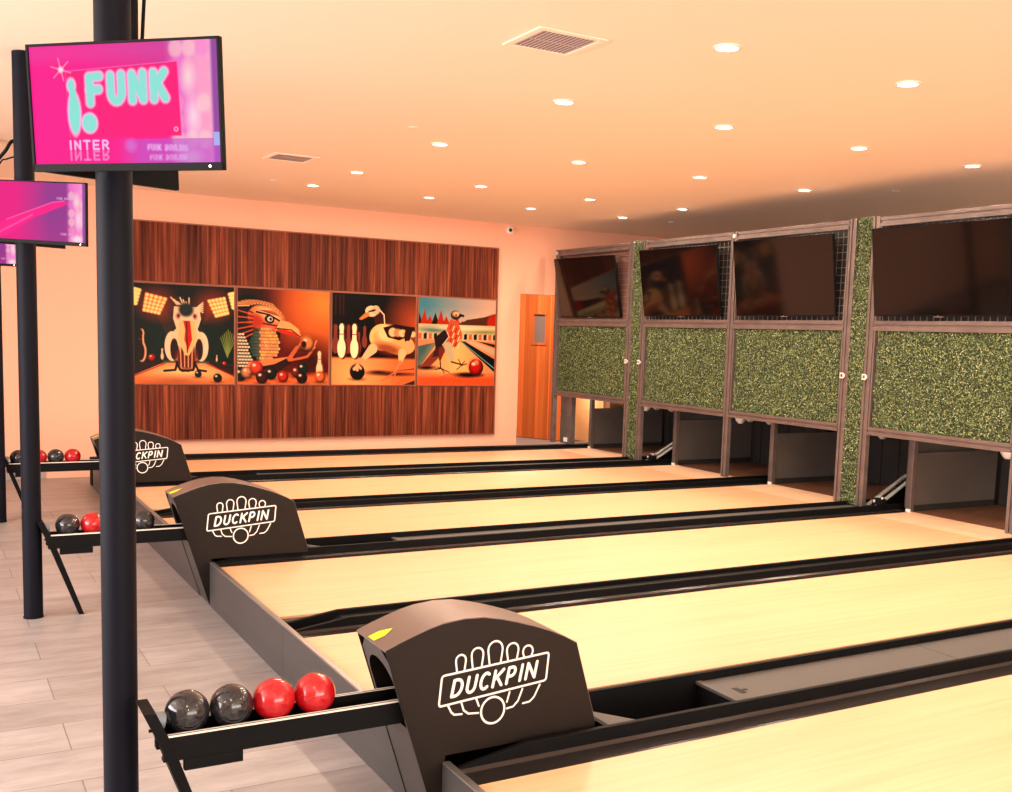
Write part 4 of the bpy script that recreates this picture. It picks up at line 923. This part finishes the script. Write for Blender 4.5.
# string pins, hoisted
def pin_prof(s_=.24):
    pts = [(.0005, 0), (.018, 0), (.024, .012), (.038, .08), (.047, .14), (.0525, .20), (.050, .26), (.040, .33), (.031, .42), (.026, .50), (.025, .56), (.029, .63), (.0355, .74), (.037, .82), (.032, .92), (.020, .98), (.0005, 1.0)]
    return [(r*1.05, z*s_) for r, z in pts]
pin0 = None; pls = ['far lane', 'second lane', 'third lane', 'fourth lane']
for k in range(4):
    yc = sum(LANES[k])/2; q = 0
    for row in range(3):
        for j in range(row+1):
            x = 7.235+row*.264; y = yc+(j-row/2)*.305; q += 1
            if pin0 is None:
                pin0 = thing('duckpin', (0, 0, 0), '', 'bowling pin'); MB().lathe(pin_prof(), (0, 0, 0), 24).build('body', M['pin'], pin0)
                MB().lathe([(.0285, .128), (.0285, .140)], (0, 0, 0), 24).build('band', M['ballred'], pin0)
                MB().tube([(0, 0, .24), (0, 0, .483)], .0018, 6).build('string', M['pit'], pin0); o = pin0
            else: o = copy_tree(pin0)
            o.location = (x, y, .715)
            o['group'] = 'hoisted pins of the '+pls[k]; o['label'] = 'white duckpin hoisted on its string over the '+pls[k]
# ball lift ramps and small machines inside the return channels
for (y, lab, ln) in ((9.235, 'far', 0), (6.10, 'near', 1)):
    t = thing('ball_ramp', (6.66, y, .248), 'silver inclined ball ramp inside the opening right of the %s leafy column' % lab, 'ramp', 'silver ball ramps'); 
    for s_ in (-1, 1):
        b = MB(); b.hexa([(0.02, s_*.045-.016, .0), (0.05, s_*.045-.016, .0), (0.05, s_*.045+.016, .0), (0.02, s_*.045+.016, .0)], [(.47, s_*.045-.016, .235), (.50, s_*.045-.016, .235), (.50, s_*.045+.016, .235), (.47, s_*.045+.016, .235)]); b.build('guide_rail', M['chrome'], t, .002)
    b = MB(); b.hexa([(.06, -.03, 0), (.48, -.03, 0), (.48, .03, 0), (.06, .03, 0)], [(.08, -.03, .01), (.48, -.03, .20), (.48, .03, .20), (.08, .03, .01)]); b.build('bed', M['black'], t)
    t = thing('ball_sensor_box', (6.60, y-.13, .2785), 'small black machine at the foot of the %s leafy column' % lab, 'machine', 'small black machines in the channels')
    b = MB(); b.box(0, .07, -.045, .045, 0, .05); b.build('casing', M['black'], t, .004)
    b = MB(); b.tube([(.01, -.05, .056), (.06, -.02, .058), (.06, .05, .056)], .006, 10); b.build('rod', M['chrome'], t)
    MB().tube([(-.004, .02, .03), (.0, .02, .03)], .012, 14).build('knob', M['chrome'], t)
for y0, y1, lab in ((8.99, 9.02, 'far'), (5.86, 5.89, 'near')):
    o = MB().box(-.0, .80, 0, .02, 0, .60).build('smoked_partition', M['kick'], local=None); o.location = (6.9, y0+.06, .25)
    tag(o, 'dark partition behind the silver ramp beside the %s leafy column' % lab, 'panel', 'dark partitions behind the ramps')
# left end of the leafy wall: cabinet + bright plywood
t = thing('machine_cabinet', (6.64, 10.90, .0), 'grey-brown cabinet end under the farthest leafy screen', 'cabinet')
b = MB(); b.box(.0, .06, -.13, .12, .2665, .60); b.build('lower_body', M['kick'], t, .002)
b = MB(); b.box(.0, .06, -.13, .12, .602, .84); b.build('upper_body', M['steel'], t, .002)
b = MB(); b.box(-.02, -.001, -.06, .0, .29, .34); b.build('white_box', M['pin'], t)
o = MB().box(0, .03, 0, .66, 0, .66).build('plywood_board', M['ply']); o.location = (7.02, 10.66, .2665); tag(o, 'bright orange plywood board standing under the farthest leafy screen', 'board')

# ------------------------------------------------------------------ ceiling fittings
def downlight(x, y, lab):
    t = thing('recessed_downlight', (x, y, CEIL), lab, 'downlight', 'recessed round downlights in the ceiling')
    MB().lathe([(.062, -.0005), (.062, -.006), (.052, -.009), (.050, -.003)], (0, 0, 0), 28).build('trim_ring', M['white'], t)
    MB().lathe([(.0005, -.004), (.050, -.004)], (0, 0, 0), 28).build('lens', M['lampon'], t)
    l = area_light('lamp', (0, 0, -.012), (0, 0, -1), .10, .10, LAMP_W, WARM, 'DISK'); l.parent = t
    return t
DL = {(0,0):(3.135,3.867),(1,0):(4.267,3.834),(2,0):(5.39,3.80),(0,1):(3.137,5.281),(1,1):(4.268,5.256),(2,1):(5.397,5.229),(3,1):(6.51,5.209),(0,2):(3.154,6.988),(1,2):(4.297,6.984),(2,2):(5.424,6.951),(3,2):(6.52,6.912),
      (0,3):(3.169,8.687),(1,3):(4.335,8.701),(2,3):(5.526,8.758),(3,3):(6.60,8.719),(0,4):(3.139,9.763),(1,4):(4.305,9.773),(2,4):(5.476,9.818),(3,4):(6.60,9.78)}
GX = [3.16, 4.31, 5.45, 6.57]; GY = [3.87, 5.30, 7.02, 8.76, 9.85]
colw = ['in the row closest to the columns', 'in the second row from the columns', 'in the third row from the columns', 'in the row right above the leafy wall']
roww = ['first from the near end', 'second from the near end', 'third from the near end', 'fourth from the near end', 'closest to the picture wall']
for i, x in enumerate(GX):
    for j, y in enumerate(GY):
        xx, yy = DL.get((i, j), (6.49, 3.83)); downlight(xx, yy, 'round ceiling downlight %s, %s' % (colw[i], roww[j]))
for x in (-2.2, .2, 3.16, 5.45):  # assumed downlights out of view, added to light the room
    for y in (.9, -1.5): downlight(x, y, 'round ceiling downlight behind the viewer')
for x in (-2.2,):  # more unseen downlights, assumed on the seating side
    for y in (4.0, 7.5): downlight(x, y, 'round ceiling downlight over the seating side')
downlight(6.57, 2.4, 'round ceiling downlight over the near lanes')  # unseen downlights here and below are assumed, added for light
downlight(4.31, 2.4, 'round ceiling downlight over the near lanes')
area_light('plywood_fill_light', (6.66, 10.92, .96), (1, .05, -1.0), .10, .05, 3.0, (1, .84, .66))  # unseen fill light added behind the lower rail to brighten the plywood
l = area_light('assumed_passage_lamp', (7.2, 12.8, CEIL-.02), (0, 0, -1), .3, .3, 60, (1, .86, .7))  # assumed lamp out of view, added to light the passage
def vent(x, y, lab):
    t = thing('ceiling_vent', (x, y, CEIL), lab, 'vent', 'square ceiling vents'); q = .14; e = .175
    b = MB(); b.box(-e, e, -e, -q, -.008, -.0005).box(-e, e, q, e, -.008, -.0005).box(-e, -q, -q, q, -.008, -.0005).box(q, e, -q, q, -.008, -.0005); b.build('frame', M['ceil'], t, .002)
    MB().box(-q, q, -q, q, -.003, -.0008).build('duct', M['ventdark'], t)
    b = MB()
    for k in range(13):
        x_ = -q+(k+.5)*2*q/13; b.box(x_-.0065, x_+.0065, -q, q, -.0050, -.0036)
    b.box(-q, q, -.004, .004, -.0062, -.0051)
    b.build('louvres', M['vent'], t)
vent(2.472, 4.26, 'square slatted ceiling vent near the top of the picture')
vent(2.50, 8.33, 'square slatted ceiling vent farther off, above the pictures')
for x, y, lab in ((1.785, 4.22, 'small flat ceiling disc between the two vents'), (1.779, 6.255, 'small flat ceiling disc beyond the far vent'), (4.588, 4.156, 'small flat ceiling disc over the near leafy column'), (4.683, 6.303, 'small flat ceiling disc over the far leafy column')):
    o = MB().lathe([(.0005, -.006), (.03, -.006), (.034, -.0005)], (0, 0, 0), 20).build('sprinkler_cover', M['white']); o.location = (x*1.55*(2.858-1.55)/(.8443*1.55), y*1.55, CEIL); tag(o, lab, 'sprinkler cover', 'sprinkler covers')
# security camera on the far wall
t = thing('security_camera', (6.065, MURY, 2.785), 'small white dome camera on the wall right of the walnut panelling', 'camera')
b = MB(); b.tube([(0, -.03, 0), (0, 0, 0)], .048, 24); b.build('base', M['pin'], t, .004)
b = MB(); b.lathe([(.0005, -.045), (.02, -.040), (.034, -.028), (.042, -.008), (.042, .0)], (0, 0, 0), 24); b.xf(Matrix.Translation((0, -.028, 0)) @ Matrix.Rotation(math.radians(-90), 4, 'X')); b.build('dome', M['pin'], t)
b = MB(); b.lathe([(.0005, -.022), (.013, -.017), (.022, 0)], (0, 0, 0), 20); b.xf(Matrix.Translation((-.018, -.062, -.004)) @ Matrix.Rotation(math.radians(-90), 4, 'X')); b.build('lens', M['screen'], t)
